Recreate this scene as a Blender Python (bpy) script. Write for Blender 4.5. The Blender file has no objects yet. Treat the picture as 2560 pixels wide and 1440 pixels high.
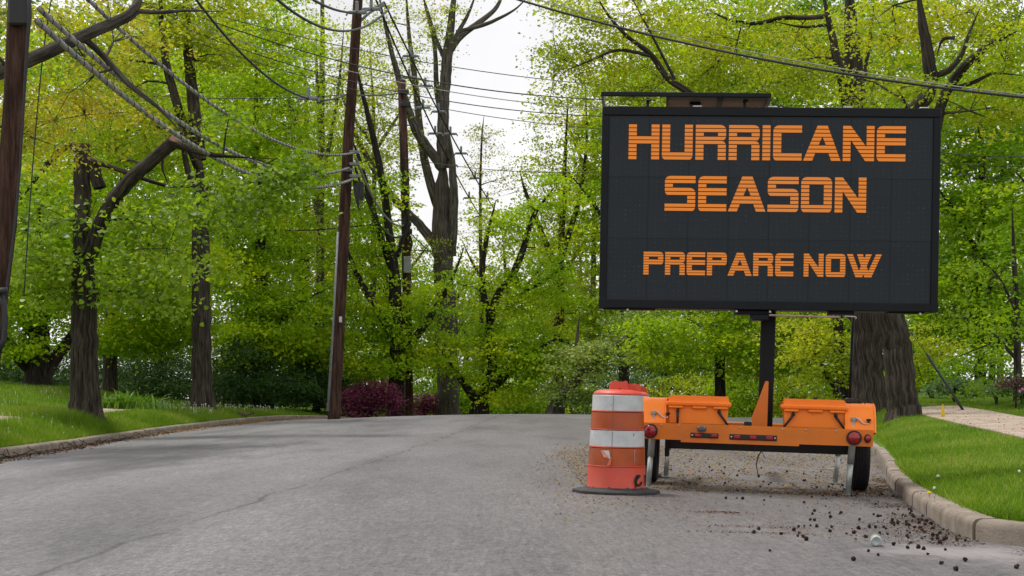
import bpy, math, random
import numpy as np
from mathutils import Vector, Matrix, noise as mnoise

R = math.radians
# ------------------------------------------------------------------ camera, sky, sun, exposure
EYE = 0.97            # eye height above the gutter
FPX = 3500.0          # focal length in photo pixels
HZ = 985.0            # row of the horizon in the photo
sc = bpy.context.scene
C = sc.collection
cam_d = bpy.data.cameras.new('camera')
cam_d.sensor_width = 36.0
cam_d.lens = FPX / 2560.0 * 36.0
cam_d.shift_y = (HZ - 720.0) / 2560.0
cam_d.clip_start = 0.05
cam_d.clip_end = 3000.0
cam = bpy.data.objects.new('camera', cam_d)
cam.location = (0, 0, EYE)
cam.rotation_euler = (R(90), 0, 0)
C.objects.link(cam)
sc.camera = cam

SUN_EL, SUN_AZ = 66.0, -50.0      # azimuth from +Y (beyond the scene) towards -X
world = bpy.data.worlds.new('World')
sc.world = world
world.use_nodes = True
wn = world.node_tree.nodes; wl = world.node_tree.links
wn.clear()
w_out = wn.new('ShaderNodeOutputWorld')
w_sky = wn.new('ShaderNodeTexSky'); w_sky.sky_type = 'NISHITA'; w_sky.sun_disc = False
w_sky.sun_elevation = R(SUN_EL); w_sky.sun_rotation = R(SUN_AZ)
w_sky.air_density = 1.0; w_sky.dust_density = 4.0
w_b1 = wn.new('ShaderNodeBackground'); w_b1.inputs['Strength'].default_value = 0.10
w_b2 = wn.new('ShaderNodeBackground'); w_b2.inputs['Strength'].default_value = 0.80   # even overcast veil
w_b2.inputs['Color'].default_value = (1.0, 0.985, 0.985, 1)
w_tc = wn.new('ShaderNodeTexCoord')
w_nz = wn.new('ShaderNodeTexNoise'); w_nz.inputs['Scale'].default_value = 3.2; w_nz.inputs['Detail'].default_value = 5; w_nz.inputs['Roughness'].default_value = .5
w_rp = wn.new('ShaderNodeMapRange'); w_rp.inputs['From Min'].default_value = .3; w_rp.inputs['From Max'].default_value = .7
w_rp.inputs['To Min'].default_value = .50; w_rp.inputs['To Max'].default_value = .78
wl.new(w_tc.outputs['Generated'], w_nz.inputs['Vector']); wl.new(w_nz.outputs['Fac'], w_rp.inputs['Value'])
wl.new(w_rp.outputs['Result'], w_b2.inputs['Strength'])
w_mix = wn.new('ShaderNodeMixShader'); w_mix.inputs[0].default_value = 0.9
wl.new(w_sky.outputs[0], w_b1.inputs['Color'])
wl.new(w_b1.outputs[0], w_mix.inputs[1]); wl.new(w_b2.outputs[0], w_mix.inputs[2])
wl.new(w_mix.outputs[0], w_out.inputs['Surface'])

sun_d = bpy.data.lights.new('sun', 'SUN')
sun_d.energy = 1.5; sun_d.angle = R(11); sun_d.color = (1.0, 0.95, 0.87)
sun = bpy.data.objects.new('sun', sun_d)
_sd = Vector((math.sin(R(SUN_AZ)) * math.cos(R(SUN_EL)), math.cos(R(SUN_AZ)) * math.cos(R(SUN_EL)), math.sin(R(SUN_EL))))
sun.rotation_euler = _sd.to_track_quat('Z', 'Y').to_euler()
sun.location = (0, 20, 40)
C.objects.link(sun)

sc.view_settings.view_transform = 'Standard'
sc.view_settings.look = 'None'
sc.view_settings.exposure = 0.8
sc.view_settings.gamma = 1.0
sc.view_settings.use_curve_mapping = False
sc.render.engine = 'CYCLES'
sc.cycles.use_denoising = True
sc.cycles.max_bounces = 7
sc.cycles.diffuse_bounces = 3
sc.cycles.glossy_bounces = 2
sc.cycles.transmission_bounces = 5
sc.cycles.transparent_max_bounces = 8
sc.cycles.caustics_reflective = False
sc.cycles.caustics_refractive = False

# ------------------------------------------------------------------ helpers
rng = np.random.default_rng(7)
random.seed(7)

def P(px, py, Y):
    """where a point seen at photo column px, row py stands when it is Y metres away"""
    return Vector(((px - 1280.0) / FPX * Y, Y, EYE - (py - HZ) / FPX * Y))

def PX(px, Y):
    return (px - 1280.0) / FPX * Y

def lnk(name, me, parent=None):
    o = bpy.data.objects.new(name, me)
    C.objects.link(o)
    if parent is not None:
        o.parent = parent
    return o

def tag(o, label=None, cat=None, group=None, kind=None):
    if label: o['label'] = label
    if cat: o['category'] = cat
    if group: o['group'] = group
    if kind: o['kind'] = kind
    return o

def empty(name, loc=(0, 0, 0), rot=(0, 0, 0), parent=None):
    o = bpy.data.objects.new(name, None)
    o.empty_display_size = 0.1
    o.location = loc; o.rotation_euler = rot
    C.objects.link(o)
    if parent is not None: o.parent = parent
    return o

class MB:
    """collects pieces of one mesh"""
    def __init__(s): s.v = []; s.f = []
    def add(s, vs, fs):
        b = len(s.v)
        s.v += [tuple(p) for p in vs]
        s.f += [tuple(i + b for i in f) for f in fs]
        return s
    def box(s, x0, x1, y0, y1, z0, z1, bev=0.0):
        if bev <= 0:
            vs = [(x, y, z) for x in (x0, x1) for y in (y0, y1) for z in (z0, z1)]
            fs = [(0, 1, 3, 2), (4, 6, 7, 5), (0, 4, 5, 1), (2, 3, 7, 6), (0, 2, 6, 4), (1, 5, 7, 3)]
            return s.add(vs, fs)
        b = min(bev, (x1 - x0) * .45, (y1 - y0) * .45, (z1 - z0) * .45)
        # chamfered box: three shells of an octagonal prism
        def ring(z, i):
            return [(x0 + b + i, y0 + i, z), (x1 - b - i, y0 + i, z), (x1 - i, y0 + b + i, z), (x1 - i, y1 - b - i, z),
                    (x1 - b - i, y1 - i, z), (x0 + b + i, y1 - i, z), (x0 + i, y1 - b - i, z), (x0 + i, y0 + b + i, z)]
        vs = ring(z0, b * .7) + ring(z0 + b, 0) + ring(z1 - b, 0) + ring(z1, b * .7)
        fs = [tuple(range(7, -1, -1)), tuple(range(24, 32))]
        for k in range(3):
            for i in range(8):
                j = (i + 1) % 8
                fs.append((k * 8 + i, k * 8 + j, k * 8 + 8 + j, k * 8 + 8 + i))
        return s.add(vs, fs)
    def prism(s, poly, y0, y1, axis='y'):
        """polygon in the x-z plane (axis y), y-z plane (axis x) or x-y plane (axis z), extruded"""
        n = len(poly)
        if axis == 'y': a = [(p[0], y0, p[1]) for p in poly] + [(p[0], y1, p[1]) for p in poly]
        elif axis == 'x': a = [(y0, p[0], p[1]) for p in poly] + [(y1, p[0], p[1]) for p in poly]
        else: a = [(p[0], p[1], y0) for p in poly] + [(p[0], p[1], y1) for p in poly]
        fs = [tuple(range(n)), tuple(range(2 * n - 1, n - 1, -1))]
        for i in range(n):
            j = (i + 1) % n
            fs.append((i, i + n, j + n, j))
        return s.add(a, fs)
    def tube(s, pts, rad, sides=8, cap=True):
        pts = [Vector(p) for p in pts]
        n = len(pts)
        if not hasattr(rad, '__len__'): rad = [rad] * n
        b = len(s.v)
        t = (pts[1] - pts[0]).normalized()
        up = Vector((0, 0, 1)) if abs(t.z) < .9 else Vector((1, 0, 0))
        nrm = t.cross(up).normalized()
        for i in range(n):
            if i == 0: t = pts[1] - pts[0]
            elif i == n - 1: t = pts[-1] - pts[-2]
            else: t = pts[i + 1] - pts[i - 1]
            if t.length < 1e-9: t = Vector((0, 0, 1))
            t.normalize()
            nrm = (nrm - t * nrm.dot(t))
            if nrm.length < 1e-6: nrm = t.orthogonal()
            nrm.normalize()
            bi = t.cross(nrm)
            for k in range(sides):
                a = 2 * math.pi * k / sides
                s.v.append(tuple(pts[i] + (nrm * math.cos(a) + bi * math.sin(a)) * rad[i]))
        for i in range(n - 1):
            for k in range(sides):
                k2 = (k + 1) % sides
                s.f.append((b + i * sides + k, b + i * sides + k2, b + (i + 1) * sides + k2, b + (i + 1) * sides + k))
        if cap:
            s.f.append(tuple(b + k for k in range(sides - 1, -1, -1)))
            s.f.append(tuple(b + (n - 1) * sides + k for k in range(sides)))
        return s
    def lathe(s, prof, seg=32, cx=0, cy=0, cz=0, axis='z', cap=True):
        b = len(s.v); n = len(prof)
        for (r, h) in prof:
            for k in range(seg):
                a = 2 * math.pi * k / seg
                if axis == 'z': s.v.append((cx + r * math.cos(a), cy + r * math.sin(a), cz + h))
                elif axis == 'y': s.v.append((cx + r * math.cos(a), cy + h, cz + r * math.sin(a)))
                else: s.v.append((cx + h, cy + r * math.cos(a), cz + r * math.sin(a)))
        for i in range(n - 1):
            for k in range(seg):
                k2 = (k + 1) % seg
                s.f.append((b + i * seg + k, b + i * seg + k2, b + (i + 1) * seg + k2, b + (i + 1) * seg + k))
        if cap:
            s.f.append(tuple(b + k for k in range(seg - 1, -1, -1)))
            s.f.append(tuple(b + (n - 1) * seg + k for k in range(seg)))
        return s
    def mesh(s, name, mat, smooth=False, autosm=None):
        me = bpy.data.meshes.new(name)
        me.from_pydata(s.v, [], s.f)
        import bmesh
        bm = bmesh.new(); bm.from_mesh(me)
        bmesh.ops.recalc_face_normals(bm, faces=bm.faces)
        bm.to_mesh(me); bm.free()
        if mat: me.materials.append(mat)
        if smooth or autosm:
            me.shade_smooth()
            if autosm:
                me.set_sharp_from_angle(angle=R(autosm))
        return me
    def build(s, name, mat, parent=None, smooth=False, autosm=None):
        return lnk(name, s.mesh(name, mat, smooth, autosm), parent)

def np_mesh(name, verts, faces, mat, tint=None, smooth=False, bark=None):
    """fast mesh from numpy arrays; faces (n, k) of constant size"""
    me = bpy.data.meshes.new(name)
    nv = len(verts); nf, k = faces.shape
    me.vertices.add(nv); me.vertices.foreach_set('co', np.ascontiguousarray(verts, dtype=np.float32).ravel())
    me.loops.add(nf * k); me.loops.foreach_set('vertex_index', np.ascontiguousarray(faces, dtype=np.int32).ravel())
    me.polygons.add(nf)
    me.polygons.foreach_set('loop_start', np.arange(0, nf * k, k, dtype=np.int32))
    if smooth: me.polygons.foreach_set('use_smooth', np.ones(nf, dtype=bool))
    me.update(calc_edges=True)
    if tint is not None:
        at = me.attributes.new('tint', 'FLOAT', 'FACE')
        at.data.foreach_set('value', np.ascontiguousarray(tint, dtype=np.float32))
    if bark is not None:
        at = me.attributes.new('bark', 'FLOAT_VECTOR', 'POINT')
        at.data.foreach_set('vector', np.ascontiguousarray(bark, dtype=np.float32).ravel())
    if mat: me.materials.append(mat)
    return me

# ------------------------------------------------------------------ materials
def srgb(r, g, b):
    f = lambda c: (c / 255 / 12.92) if c / 255 <= .04045 else ((c / 255 + .055) / 1.055) ** 2.4
    return (f(r), f(g), f(b), 1.0)

def col4(c): return tuple(c) if len(c) == 4 else tuple(c) + (1.0,)

def new_mat(name):
    m = bpy.data.materials.new(name); m.use_nodes = True
    nt = m.node_tree
    return m, nt, nt.nodes['Principled BSDF']

def noise_node(nt, scale, detail=4, rough=.55, vec=None, stretch=None, coord='Object', attr=None):
    N = nt.nodes; L = nt.links
    tc = N.new('ShaderNodeTexCoord')
    src = tc.outputs[coord]
    if attr:
        an = N.new('ShaderNodeAttribute'); an.attribute_name = attr; src = an.outputs['Vector']
    if stretch:
        mp = N.new('ShaderNodeMapping'); mp.inputs['Scale'].default_value = stretch
        L.new(src, mp.inputs['Vector']); src = mp.outputs['Vector']
    n = N.new('ShaderNodeTexNoise')
    n.inputs['Scale'].default_value = scale; n.inputs['Detail'].default_value = detail
    n.inputs['Roughness'].default_value = rough
    L.new(src, n.inputs['Vector'])
    return n

def ramp(nt, fac, stops):
    r = nt.nodes.new('ShaderNodeValToRGB')
    els = r.color_ramp.elements
    while len(els) < len(stops): els.new(.5)
    for e, (p, c) in zip(els, stops):
        e.position = p; e.color = col4(c)
    nt.links.new(fac, r.inputs['Fac'])
    return r

def mixc(nt, fac, a, b, mode='MIX'):
    m = nt.nodes.new('ShaderNodeMix'); m.data_type = 'RGBA'; m.blend_type = mode
    for sock, val in ((m.inputs[0], fac), (m.inputs[6], a), (m.inputs[7], b)):
        if hasattr(val, 'is_output'): nt.links.new(val, sock)
        elif isinstance(val, (int, float)): sock.default_value = val
        else: sock.default_value = col4(val)
    return m.outputs[2]

def mathn(nt, op, a, b=None, clamp=False):
    m = nt.nodes.new('ShaderNodeMath'); m.operation = op; m.use_clamp = clamp
    for i, val in enumerate((a, b)):
        if val is None: continue
        if hasattr(val, 'is_output'): nt.links.new(val, m.inputs[i])
        else: m.inputs[i].default_value = val
    return m.outputs[0]

def bump(nt, bsdf, height, strength=.3, dist=.02):
    b = nt.nodes.new('ShaderNodeBump'); b.inputs['Strength'].default_value = strength
    b.inputs['Distance'].default_value = dist
    nt.links.new(height, b.inputs['Height']); nt.links.new(b.outputs[0], bsdf.inputs['Normal'])

def simple(name, a, b=None, rough=.5, metal=0.0, scale=6.0, stretch=None, bmp=0.0, spec=.5, lo=.35, hi=.65, bscale=None):
    m, nt, p = new_mat(name)
    p.inputs['Roughness'].default_value = rough; p.inputs['Metallic'].default_value = metal
    p.inputs['Specular IOR Level'].default_value = spec
    if b is None: b = tuple(c * .8 for c in a[:3])
    n = noise_node(nt, scale, 5, .6, stretch=stretch)
    r = ramp(nt, n.outputs['Fac'], [(lo, b), (hi, a)])
    nt.links.new(r.outputs['Color'], p.inputs['Base Color'])
    if bmp:
        n2 = noise_node(nt, bscale or scale * 4, 4, .6, stretch=stretch)
        bump(nt, p, n2.outputs['Fac'], bmp)
    return m

def leaf_mat(name, stops, trans=.45, transcol=None, rough=.45, spec=.35):
    m, nt, p = new_mat(name)
    N = nt.nodes; L = nt.links
    at = N.new('ShaderNodeAttribute'); at.attribute_name = 'tint'
    r = ramp(nt, at.outputs['Fac'], stops)
    L.new(r.outputs['Color'], p.inputs['Base Color'])
    p.inputs['Roughness'].default_value = rough
    p.inputs['Specular IOR Level'].default_value = spec
    t = N.new('ShaderNodeBsdfTranslucent')
    tc = mixc(nt, 1.0, r.outputs['Color'], transcol or (1.5, 1.45, .75, 1), 'MULTIPLY')
    L.new(tc, t.inputs['Color'])
    ms = N.new('ShaderNodeMixShader'); ms.inputs[0].default_value = trans
    L.new(p.outputs[0], ms.inputs[1]); L.new(t.outputs[0], ms.inputs[2])
    L.new(ms.outputs[0], N['Material Output'].inputs['Surface'])
    return m

def bark_mat(name, a, b, c, scale=9.0, attr='bark'):
    m, nt, p = new_mat(name)
    n = noise_node(nt, scale * 1.25, 7, .74, stretch=(1, 1, .16 if attr else .07), attr=attr)
    n2 = noise_node(nt, 1.6, 3, .5, attr=attr)
    r = ramp(nt, n.outputs['Fac'], [(.40, a), (.5, b), (.61, c)])
    cc = mixc(nt, ramp(nt, n2.outputs['Fac'], [(.45, (0, 0, 0)), (.75, (.5, .5, .5))]).outputs['Color'], r.outputs['Color'], tuple(x * .7 for x in b))
    nt.links.new(cc, p.inputs['Base Color'])
    p.inputs['Roughness'].default_value = .92
    p.inputs['Specular IOR Level'].default_value = .15
    bump(nt, p, n.outputs['Fac'], .9, .05)
    return m

M = {}
# --- road
def road_material():
    m, nt, p = new_mat('asphalt')
    N = nt.nodes; L = nt.links
    geo = N.new('ShaderNodeTexCoord'); sep = N.new('ShaderNodeSeparateXYZ'); L.new(geo.outputs['Object'], sep.inputs[0])
    fine = noise_node(nt, 60, 4, .8); mid = noise_node(nt, 16, 6, .8); big = noise_node(nt, .35, 4, .55, stretch=(1, .35, 1))
    pat = noise_node(nt, .9, 5, .6, stretch=(1, .22, 1))
    base = ramp(nt, fine.outputs['Fac'], [(.32, (.060, .058, .061)), (.5, (.172, .168, .174)), (.68, (.36, .352, .358))])
    c = mixc(nt, .45, base.outputs['Color'], ramp(nt, mid.outputs['Fac'], [(.36, (.072, .070, .073)), (.64, (.29, .284, .29))]).outputs['Color'])
    c = mixc(nt, 1.0, c, ramp(nt, big.outputs['Fac'], [(.3, (.72, .715, .71)), (.7, (1.16, 1.155, 1.16))]).outputs['Color'], 'MULTIPLY')
    gr = noise_node(nt, 34, 3, .7, stretch=(1, .10, 1)); gr2 = noise_node(nt, 95, 2, .6, stretch=(1, .16, 1))
    c = mixc(nt, 1.0, c, ramp(nt, gr.outputs['Fac'], [(.34, (.80, .805, .81)), (.66, (1.15, 1.155, 1.16))]).outputs['Color'], 'MULTIPLY')
    c = mixc(nt, 1.0, c, ramp(nt, gr2.outputs['Fac'], [(.32, (.86, .86, .86)), (.68, (1.13, 1.13, 1.13))]).outputs['Color'], 'MULTIPLY')
    # old oil and tyre stains
    st = ramp(nt, pat.outputs['Fac'], [(.50, (1, 1, 1)), (.66, (.62, .62, .64))])
    c = mixc(nt, .75, c, st.outputs['Color'], 'MULTIPLY')
    # darker wet looking patch by the far gutter
    n3 = noise_node(nt, 1.1, 6, .7, stretch=(1, .3, 1))
    dx = mathn(nt, 'DIVIDE', mathn(nt, 'ADD', sep.outputs['X'], 5.6), 2.4)
    dy = mathn(nt, 'DIVIDE', mathn(nt, 'ADD', sep.outputs['Y'], -22.0), 7.5)
    dd = mathn(nt, 'SQRT', mathn(nt, 'ADD', mathn(nt, 'MULTIPLY', dx, dx), mathn(nt, 'MULTIPLY', dy, dy)))
    wet = mathn(nt, 'ADD', mathn(nt, 'SUBTRACT', 1.0, dd), mathn(nt, 'MULTIPLY', mathn(nt, 'SUBTRACT', n3.outputs['Fac'], .5), 4.0))
    wet = mathn(nt, 'MULTIPLY', wet, 1.0, True)
    c = mixc(nt, mathn(nt, 'MULTIPLY', wet, .68), c, (.05, .051, .056))
    lane = mathn(nt, 'SINE', mathn(nt, 'MULTIPLY', mathn(nt, 'ADD', sep.outputs['X'], 1.3), 2.9))
    ln_n = noise_node(nt, .5, 4, .6, stretch=(1, .25, 1))
    lane = mathn(nt, 'MULTIPLY', mathn(nt, 'MULTIPLY', mathn(nt, 'ADD', lane, 1.0), .5), ln_n.outputs['Fac'])
    c = mixc(nt, mathn(nt, 'MULTIPLY', lane, .55), c, mixc(nt, 1.0, c, (.72, .72, .73), 'MULTIPLY'))
    # seam along the crown and one across
    wob = noise_node(nt, .8, 4, .6)
    sx = mathn(nt, 'SUBTRACT', sep.outputs['X'], mathn(nt, 'ADD', mathn(nt, 'MULTIPLY', sep.outputs['Y'], .045), -2.62))
    sx = mathn(nt, 'ADD', sx, mathn(nt, 'MULTIPLY', mathn(nt, 'SUBTRACT', wob.outputs['Fac'], .5), .35))
    ab = mathn(nt, 'ABSOLUTE', sx)
    seam = mathn(nt, 'SUBTRACT', 1.0, mathn(nt, 'DIVIDE', ab, .035), True)
    dark = mathn(nt, 'SUBTRACT', 1.0, mathn(nt, 'DIVIDE', ab, .35), True)
    pn = noise_node(nt, 1.7, 4, .7)
    seam = mathn(nt, 'MULTIPLY', seam, ramp(nt, pn.outputs['Fac'], [(.38, (0, 0, 0)), (.55, (1, 1, 1))]).outputs['Color'])
    c = mixc(nt, mathn(nt, 'MULTIPLY', seam, .72), c, (.03, .028, .03))
    c = mixc(nt, mathn(nt, 'MULTIPLY', dark, .16), c, (.04, .038, .04))
    for (slope, off, amt) in ((-.02, 4.45, .30), (.03, -5.0, .3)):
        w2 = noise_node(nt, .6, 5, .65)
        s2 = mathn(nt, 'SUBTRACT', sep.outputs['X'], mathn(nt, 'ADD', mathn(nt, 'MULTIPLY', sep.outputs['Y'], slope), off))
        s2 = mathn(nt, 'ABSOLUTE', mathn(nt, 'ADD', s2, mathn(nt, 'MULTIPLY', mathn(nt, 'SUBTRACT', w2.outputs['Fac'], .5), 1.2)))
        s2 = mathn(nt, 'SUBTRACT', 1.0, mathn(nt, 'DIVIDE', s2, .05), True)
        c = mixc(nt, mathn(nt, 'MULTIPLY', s2, amt), c, (.035, .033, .035))
    # darker, browner tone towards the parking side
    dn = noise_node(nt, 1.3, 5, .65)
    side = mathn(nt, 'DIVIDE', mathn(nt, 'SUBTRACT', sep.outputs['X'], -2.2), 2.6, True)
    c = mixc(nt, mathn(nt, 'MULTIPLY', side, mathn(nt, 'ADD', mathn(nt, 'MULTIPLY', dn.outputs['Fac'], .5), .45)), c, mixc(nt, 1.0, c, (.70, .66, .625), 'MULTIPLY'))
    # pale sandy dust in the corner by the kerb end
    n4 = noise_node(nt, 2.2, 6, .7)
    dx = mathn(nt, 'DIVIDE', mathn(nt, 'SUBTRACT', sep.outputs['X'], 2.75), .75)
    dy = mathn(nt, 'DIVIDE', mathn(nt, 'SUBTRACT', sep.outputs['Y'], 8.45), .75)
    dd = mathn(nt, 'SQRT', mathn(nt, 'ADD', mathn(nt, 'MULTIPLY', dx, dx), mathn(nt, 'MULTIPLY', dy, dy)))
    sand = mathn(nt, 'MULTIPLY', mathn(nt, 'ADD', mathn(nt, 'SUBTRACT', 1.0, dd), mathn(nt, 'MULTIPLY', mathn(nt, 'SUBTRACT', n4.outputs['Fac'], .5), 3.0)), 1.0, True)
    c = mixc(nt, mathn(nt, 'MULTIPLY', sand, .5), c, (.36, .33, .33))
    L.new(c, p.inputs['Base Color'])
    p.inputs['Roughness'].default_value = .78
    p.inputs['Specular IOR Level'].default_value = .35
    bump(nt, p, mathn(nt, 'ADD', fine.outputs['Fac'], mid.outputs['Fac']), .55, .012)
    return m
M['road'] = road_material()
M['lawn'] = simple('lawn_soil', (.10, .18, .012), (.055, .095, .010), .95, scale=3.5, bmp=.6, spec=.1)
M['ground'] = simple('far_ground', (.06, .085, .025), (.035, .045, .018), .95, scale=.5, spec=.1)
M['concrete'] = simple('kerb_concrete', (.31, .262, .215), (.165, .137, .112), .9, scale=4, bmp=.35, bscale=60, spec=.2, lo=.3, hi=.7)
M['slab'] = simple('slab_concrete', (.42, .34, .275), (.27, .215, .17), .9, scale=2.2, bmp=.3, bscale=50, spec=.2)
M['grass'] = leaf_mat('grass_blades', [(0, (.065, .135, .010)), (.5, (.135, .245, .018)), (.85, (.21, .32, .035)), (1, (.38, .36, .13))], .4, rough=.6, spec=.08)
M['bark'] = bark_mat('bark_brown', (.016, .013, .010), (.050, .041, .032), (.100, .085, .068))
M['bark_grey'] = bark_mat('bark_grey', (.035, .031, .027), (.095, .083, .070), (.16, .145, .125), 8)
M['bark_dark'] = bark_mat('bark_dark', (.010, .008, .007), (.028, .023, .019), (.060, .050, .041))
M['cut_wood'] = simple('cut_wood', (.16, .085, .045), (.10, .05, .03), .9, scale=9)
M['pole_wood'] = bark_mat('pole_wood', (.030, .015, .011), (.064, .034, .025), (.105, .060, .046), 12, None)
LEAF = {
 'lime':   leaf_mat('leaf_lime', [(0, (.13, .25, .007)), (.45, (.27, .43, .009)), (.8, (.41, .53, .014)), (1, (.56, .58, .025))], .5, spec=.18),
 'lime2':  leaf_mat('leaf_lime_yellow', [(0, (.16, .235, .010)), (.45, (.30, .385, .016)), (.8, (.42, .46, .025)), (1, (.56, .50, .04))], .5, spec=.18),
 'olive':  leaf_mat('leaf_olive_gold', [(0, (.15, .21, .015)), (.4, (.29, .32, .025)), (.75, (.42, .40, .035)), (1, (.52, .36, .04))], .5, spec=.18),
 'green':  leaf_mat('leaf_green', [(0, (.10, .20, .010)), (.5, (.19, .315, .015)), (.85, (.29, .41, .024)), (1, (.46, .49, .04))], .5, rough=.4, spec=.3),
 'deep':   leaf_mat('leaf_deep', [(0, (.09, .20, .007)), (.5, (.19, .335, .010)), (.85, (.30, .425, .015)), (1, (.45, .49, .025))], .5, spec=.18),
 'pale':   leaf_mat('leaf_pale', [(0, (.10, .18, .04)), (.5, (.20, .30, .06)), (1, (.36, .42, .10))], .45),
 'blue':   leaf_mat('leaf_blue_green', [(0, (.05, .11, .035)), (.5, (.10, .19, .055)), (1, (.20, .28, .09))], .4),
 'pine':   leaf_mat('needles_dark', [(0, (.018, .048, .012)), (.6, (.042, .095, .022)), (1, (.09, .16, .035))], .35, spec=.1),
 'red':    leaf_mat('leaf_maroon', [(0, (.09, .014, .040)), (.5, (.19, .036, .090)), (1, (.36, .11, .19))], .42, transcol=(1.4, .9, .9, 1)),
 'shade':  leaf_mat('leaf_shade', [(0, (.05, .115, .006)), (.6, (.10, .19, .009)), (1, (.18, .28, .014))], .45, spec=.1),  # green darkened so the back trees read as shaded gaps in the foliage
 'rust':   leaf_mat('leaf_rust', [(0, (.05, .025, .02)), (.6, (.10, .05, .04)), (1, (.17, .10, .06))], .3, transcol=(1.2, 1, .8, 1)),
 'lily':   leaf_mat('leaf_lily', [(0, (.06, .16, .012)), (1, (.17, .31, .03))], .35),
}

# ------------------------------------------------------------------ terrain
KL = np.array([(-30, -6.2), (0, -6.7), (10, -7.2), (21.5, -7.9), (25.4, -8.26), (29.4, -8.68), (33.5, -8.88), (38, -8.95), (43, -8.92), (48, -8.75), (51, -8.3), (54, -7.3), (58, -5.6), (64, -2.0), (72, 4.5), (82, 14), (110, 46)])
KR = np.array([(8.8, 3.05), (9.95, 3.10), (11.7, 3.40), (12.9, 3.62), (16.3, 4.36), (18.1, 4.83), (22.7, 5.9), (30, 7.45), (40, 9.6), (52, 13.0), (64, 18.5), (72, 24), (82, 32), (110, 62)])
def kl(Y): return np.interp(Y, KL[:, 0], KL[:, 1])
def kr(Y): return np.interp(Y, KR[:, 0], KR[:, 1])
def sm(a, b, x):
    t = np.clip((np.asarray(x, float) - a) / (b - a), 0, 1)
    return t * t * (3 - 2 * t)
def prof(Y):
    Y = np.asarray(Y, float)
    up = .14 * sm(24, 52, Y)
    d = np.clip(Y - 51, 0, None)
    dn = np.where(d < 9, .006 * d * d, .486 + .108 * (d - 9))
    dn = np.minimum(dn, 4.5 + 0 * dn)
    return up - dn
def zroad(X, Y):
    X = np.asarray(X, float)
    cx = -2.0 + 4.0 * sm(38, 60, Y)
    q = np.clip(X - cx, -7.2, 6.0)
    return .093 - .0034 * q * q + prof(Y)
def zl(X, Y):
    k = kl(Y); d = np.clip(k - np.asarray(X, float), 0, None)
    F = 1 - .68 * sm(43, 57, Y)
    bank = np.interp(d, [0, .15, .20, .9, 1.5, 2.9, 5, 8, 20, 60], [-.03, -.02, .0, .28, .34, .42, .98, 1.2, 1.5, 1.8])
    w = .03 * np.sin(np.asarray(X) * 1.3 + 2) * np.sin(np.asarray(Y) * .7) * np.clip(d, 0, 1)
    far = np.clip(np.asarray(Y, float) - 51, 0, None)
    lift = np.minimum(far * .045, 1.4) * np.clip(d / 8, 0, 1)
    return zroad(k, Y) + .135 + bank * F + w + lift
def zr(X, Y):
    k = kr(Y); Xa = np.asarray(X, float); d = np.clip(Xa - k, 0, None)
    d = np.minimum(d, np.clip((np.asarray(Y, float) - 8.80) * 1.0, 0, None) + 20 * (np.asarray(Y, float) > 9.6))
    bank = np.interp(d, [0, .15, .20, 1.7, 3.3, 6, 12, 60], [-.03, -.02, .01, .17, .20, .70, 1.1, 2.2])
    g = .0155 * np.clip(np.asarray(Y, float) - 12, 0, 60) * np.clip(d / .8, 0, 1)
    edge = np.clip((np.asarray(Y, float) - 8.9) / 3.0, 0, 1)
    return zroad(k, Y) + .135 + np.where(bank > 0, bank * edge, bank) + g

def grid_mesh(name, xs, ys, X, Y, Z, mat, kind='structure', parent=None):
    nx, ny = X.shape
    v = np.stack([X, Y, Z], -1).reshape(-1, 3)
    i = np.arange(nx - 1)[:, None] * ny + np.arange(ny - 1)[None, :]
    f = np.stack([i, i + ny, i + ny + 1, i + 1], -1).reshape(-1, 4)
    o = lnk(name, np_mesh(name, v, f, mat, smooth=True), parent)
    if kind: o['kind'] = kind
    return o

# far ground sheet
gx = np.concatenate([np.linspace(-900, -80, 18), np.linspace(-60, 60, 31), np.linspace(80, 900, 18)])
gy = np.concatenate([np.linspace(-300, -20, 8), np.linspace(-10, 130, 71), np.linspace(150, 1800, 24)])
GX, GY = np.meshgrid(gx, gy, indexing='ij')
o = grid_mesh('ground', gx, gy, GX, GY, prof(GY) - .45, M['ground'])
tag(o, 'dull green ground running on beyond the lawns to the horizon', kind='structure')
# road sheet
ry = np.concatenate([np.linspace(-14, 60, 186), np.linspace(61, 105, 45)])
rt = np.linspace(0, 1, 110)
RT, RY = np.meshgrid(rt, ry, indexing='ij')
xl = kl(RY) - .06
xr = np.maximum(22.0, kr(RY) + 1.0)
RX = xl + (xr - xl) * RT
o = grid_mesh('road', None, None, RX, RY, zroad(RX, RY), M['road'])
tag(o, 'worn grey asphalt street rising to a low crest', kind='structure')
# lawns
ly = np.concatenate([np.linspace(-8, 60, 171), np.linspace(61, 108, 48)])
ld = np.concatenate([np.linspace(.06, 3, 26), np.linspace(3.3, 12, 20), np.linspace(13, 60, 14)])
LD, LY = np.meshgrid(ld, ly, indexing='ij')
LX = kl(LY) - LD
o = grid_mesh('lawn', None, None, LX, LY, zl(LX, LY), M['lawn'])
tag(o, 'lawn banked up behind the left kerb', kind='structure')
ly2 = np.concatenate([np.linspace(8.90, 9.7, 12), np.linspace(9.8, 60, 170), np.linspace(61, 108, 48)])
LD, LY = np.meshgrid(ld, ly2, indexing='ij')
LX = kr(LY) + LD + .30 * np.clip((9.25 - LY) / .35, 0, 1) ** 2
o = grid_mesh('lawn', None, None, LX, LY, zr(LX, LY), M['lawn'])
tag(o, 'lawn behind the right kerb beside the sign trailer', kind='structure')

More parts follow.
